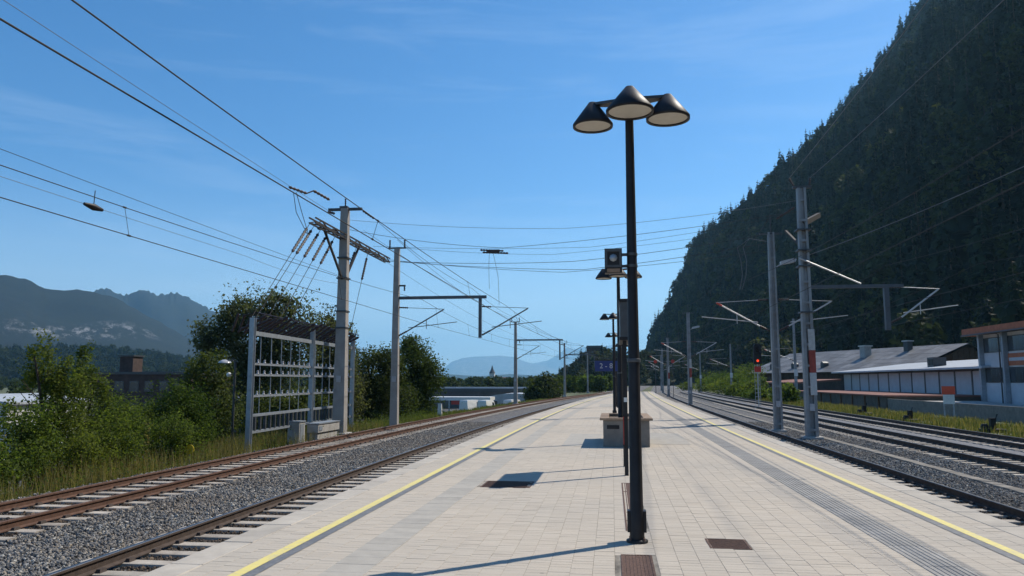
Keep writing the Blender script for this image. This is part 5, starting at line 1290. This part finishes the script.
def vehicle(name, loc, rz, paint, van, label, group):
    t = empty(name, loc, rz, label, 'van' if van else 'car', group); Wd = 1.0 if van else .88
    if van: pf = [(-2.6, .35), (2.6, .35), (2.62, .95), (2.2, 1.25), (1.55, 2.35), (1.2, 2.5), (-2.5, 2.5), (-2.62, 2.3)]
    else: pf = [(-2.1, .32), (2.1, .32), (2.15, .70), (2.0, .85), (1.05, .98), (.35, 1.42), (-.9, 1.45), (-1.75, 1.0), (-2.12, .92)]
    b = MB(); n = len(pf)
    vs = [(x, s*(Wd if z < 1.0 else Wd-.16*(z-1.0)), z) for s in (-1, 1) for x, z in pf]; b.add(vs, [tuple(range(n)), tuple(range(2*n-1, n-1, -1))]+[(i, i+n, (i+1) % n+n, (i+1) % n) for i in range(n)])
    b.build('body', paint, t)
    g = MB()
    for s in (-1, 1):
        q = [(1.9, 1.25), (1.45, 2.1), (.5, 2.1), (.5, 1.25)] if van else [(.95, .98), (.3, 1.36), (-.85, 1.38), (-1.5, 1.02)]
        g.add([(x, s*((Wd if z < 1.0 else Wd-.16*(z-1.0))+.006), z) for x, z in q], [(0, 1, 2, 3)])
    q = [(2.215, 1.28), (1.6, 2.30)] if van else [(1.03, 1.0), (.40, 1.40)]
    g.add([(x+.012, s*(Wd-.22), z+.01) for x, z in q for s in (-1, 1)], [(0, 1, 3, 2)]); g.build('windows', m_glass, t)
    for x in (-1.55 if van else -1.3, 1.65 if van else 1.3):
        for s in (-1, 1):
            wv_ = MB().lathe((0, 0, 0), [(.2, -.1), (.33, -.1), (.33, .1), (.2, .1)], 16).build('wheel', m_rubber, t); wv_.rotation_euler = (R(90), 0, 0); wv_.location = (x, s*(Wd-.08), .33)
            MB().lathe((0, 0, 0), [(.2, -.105), (.2, .105)], 12).build('rim', m_galv, wv_)
    for s in (-1, 1): MB().box(2.1 if not van else 2.58, 2.17 if not van else 2.64, s*.62-.16, s*.62+.16, .62, .80).build('headlight', m_ins_w, t)
    return t
for i, (x, y, rz, p, v, l) in enumerate(((-25.2, 138., 1.2, m_white, True, 'white van parked under the canopy end'), (-22.2, 137., 1.4, m_white, True, 'white van right of the canopy vans'), (-18.0, 141., 1.3, m_white, True, 'white van beside the far boom mast'),
     (-32.6, 132., .3, m_dkgrey, False, 'dark grey car before the white canopy'), (-30., 128., .2, m_dark, False, 'black car before the red band'), (-41., 46., .2, m_white, False, 'white car at the left edge behind the bushes'), (-44., 52., .1, m_galv, False, 'silver car behind the white car at left'),
     (-47., 58., .3, m_white, True, 'white van at the left edge in the yard'), (-31.5, 52., .4, m_galv, False, 'silver car below the dark trees'))):
    vehicle('parked_van' if v else 'parked_car', (x, y, gh(x, y)+.06), rz, p, v, l, 'vehicles in the yard')
# church
t = empty('church', (-124., 800., -4.3), label='distant church with a pointed steeple in the centre', cat='church')
MB().box(-2.6, 2.6, -2.6, 2.6, 0, 14.).build('tower', m_plaster, t); MB().lathe((0, 0, 14), [(3.4, 0), (2.4, 2.0), (1.2, 4.6), (.1, 8.5)], 8, smooth=False).build('spire', m_dkgrey, t)
MB().box(2.603, 16, -3.5, 3.5, 0, 6).build('nave', m_plaster, t); MB().prism([(-4, 6.003), (4, 6.003), (0, 10)], 'x', 2.7, 16.4).build('roof', m_brownroof, t)
# small trackside things
t = empty('yard_lamp', (-15.0, 29.4, -1.2), label='small street lamp with a pale dome left of the switch frame', cat='street lamp')
MB().tube([(0, 0, 0), (0, 0, 3.7)], .05, 8).build('post', m_dkgrey, t); MB().tube([(0, 0, 3.6), (-.1, 0, 3.72), (-.5, 0, 3.75)], .025, 6).build('arm', m_dkgrey, t)
MB().lathe((-.45, 0, 3.62), [(.26, 0), (.22, .07), (.08, .13), (0, .14)], 16).build('shade', m_ins_w, t); MB().lathe((-.25, 0, 3.05), [(0, 0), (.08, .03), (.1, .1), (.08, .17), (0, .2)], 12, caps=False).build('globe', m_white, t); MB().tube([(0, 0, 3.2), (-.2, 0, 3.15)], .02, 5).build('globe_arm', m_dkgrey, t)
t = empty('marker_plate', (-13.9, 24.4, -1.05), label='small yellow marker plate on a short post in the grass', cat='marker')
MB().tube([(0, 0, 0), (0, 0, .5)], .025, 6).build('post', m_galv, t); o = MB().lathe((0, 0, 0), [(.16, 0), (.16, .02)], 18).build('plate', m_yellow, t); o.rotation_euler = (R(90), 0, 0); o.location = (0, -.03, .5)
t = empty('marker_post', (-13.0, 58., -1.05), label='short white marker post on the verge right of the green tree', cat='marker')
MB().frustum(0, 0, 0, 1.0, .32, .28, .26, .22).build('post', m_white, t); MB().box(-.14, .14, -.12, .12, 1.003, 1.06).build('cap', m_galv, t)

# ------------------------------------------------------------------ haze
b = MB().box(-20600, 20600, -3600, 22600, -30, 1250)
t_ = NT('haze_air'); pv = t_.n('ShaderNodeVolumePrincipled', Color=C(.36, .72, 1.0), Density=7.5e-5); pv.inputs['Anisotropy'].default_value = .35
t_.t.links.new(pv.outputs[0], t_.out.inputs['Volume'])
setp(b.build('haze', t_.m), 'pale blue summer haze filling the valley', 'haze', kind='stuff')
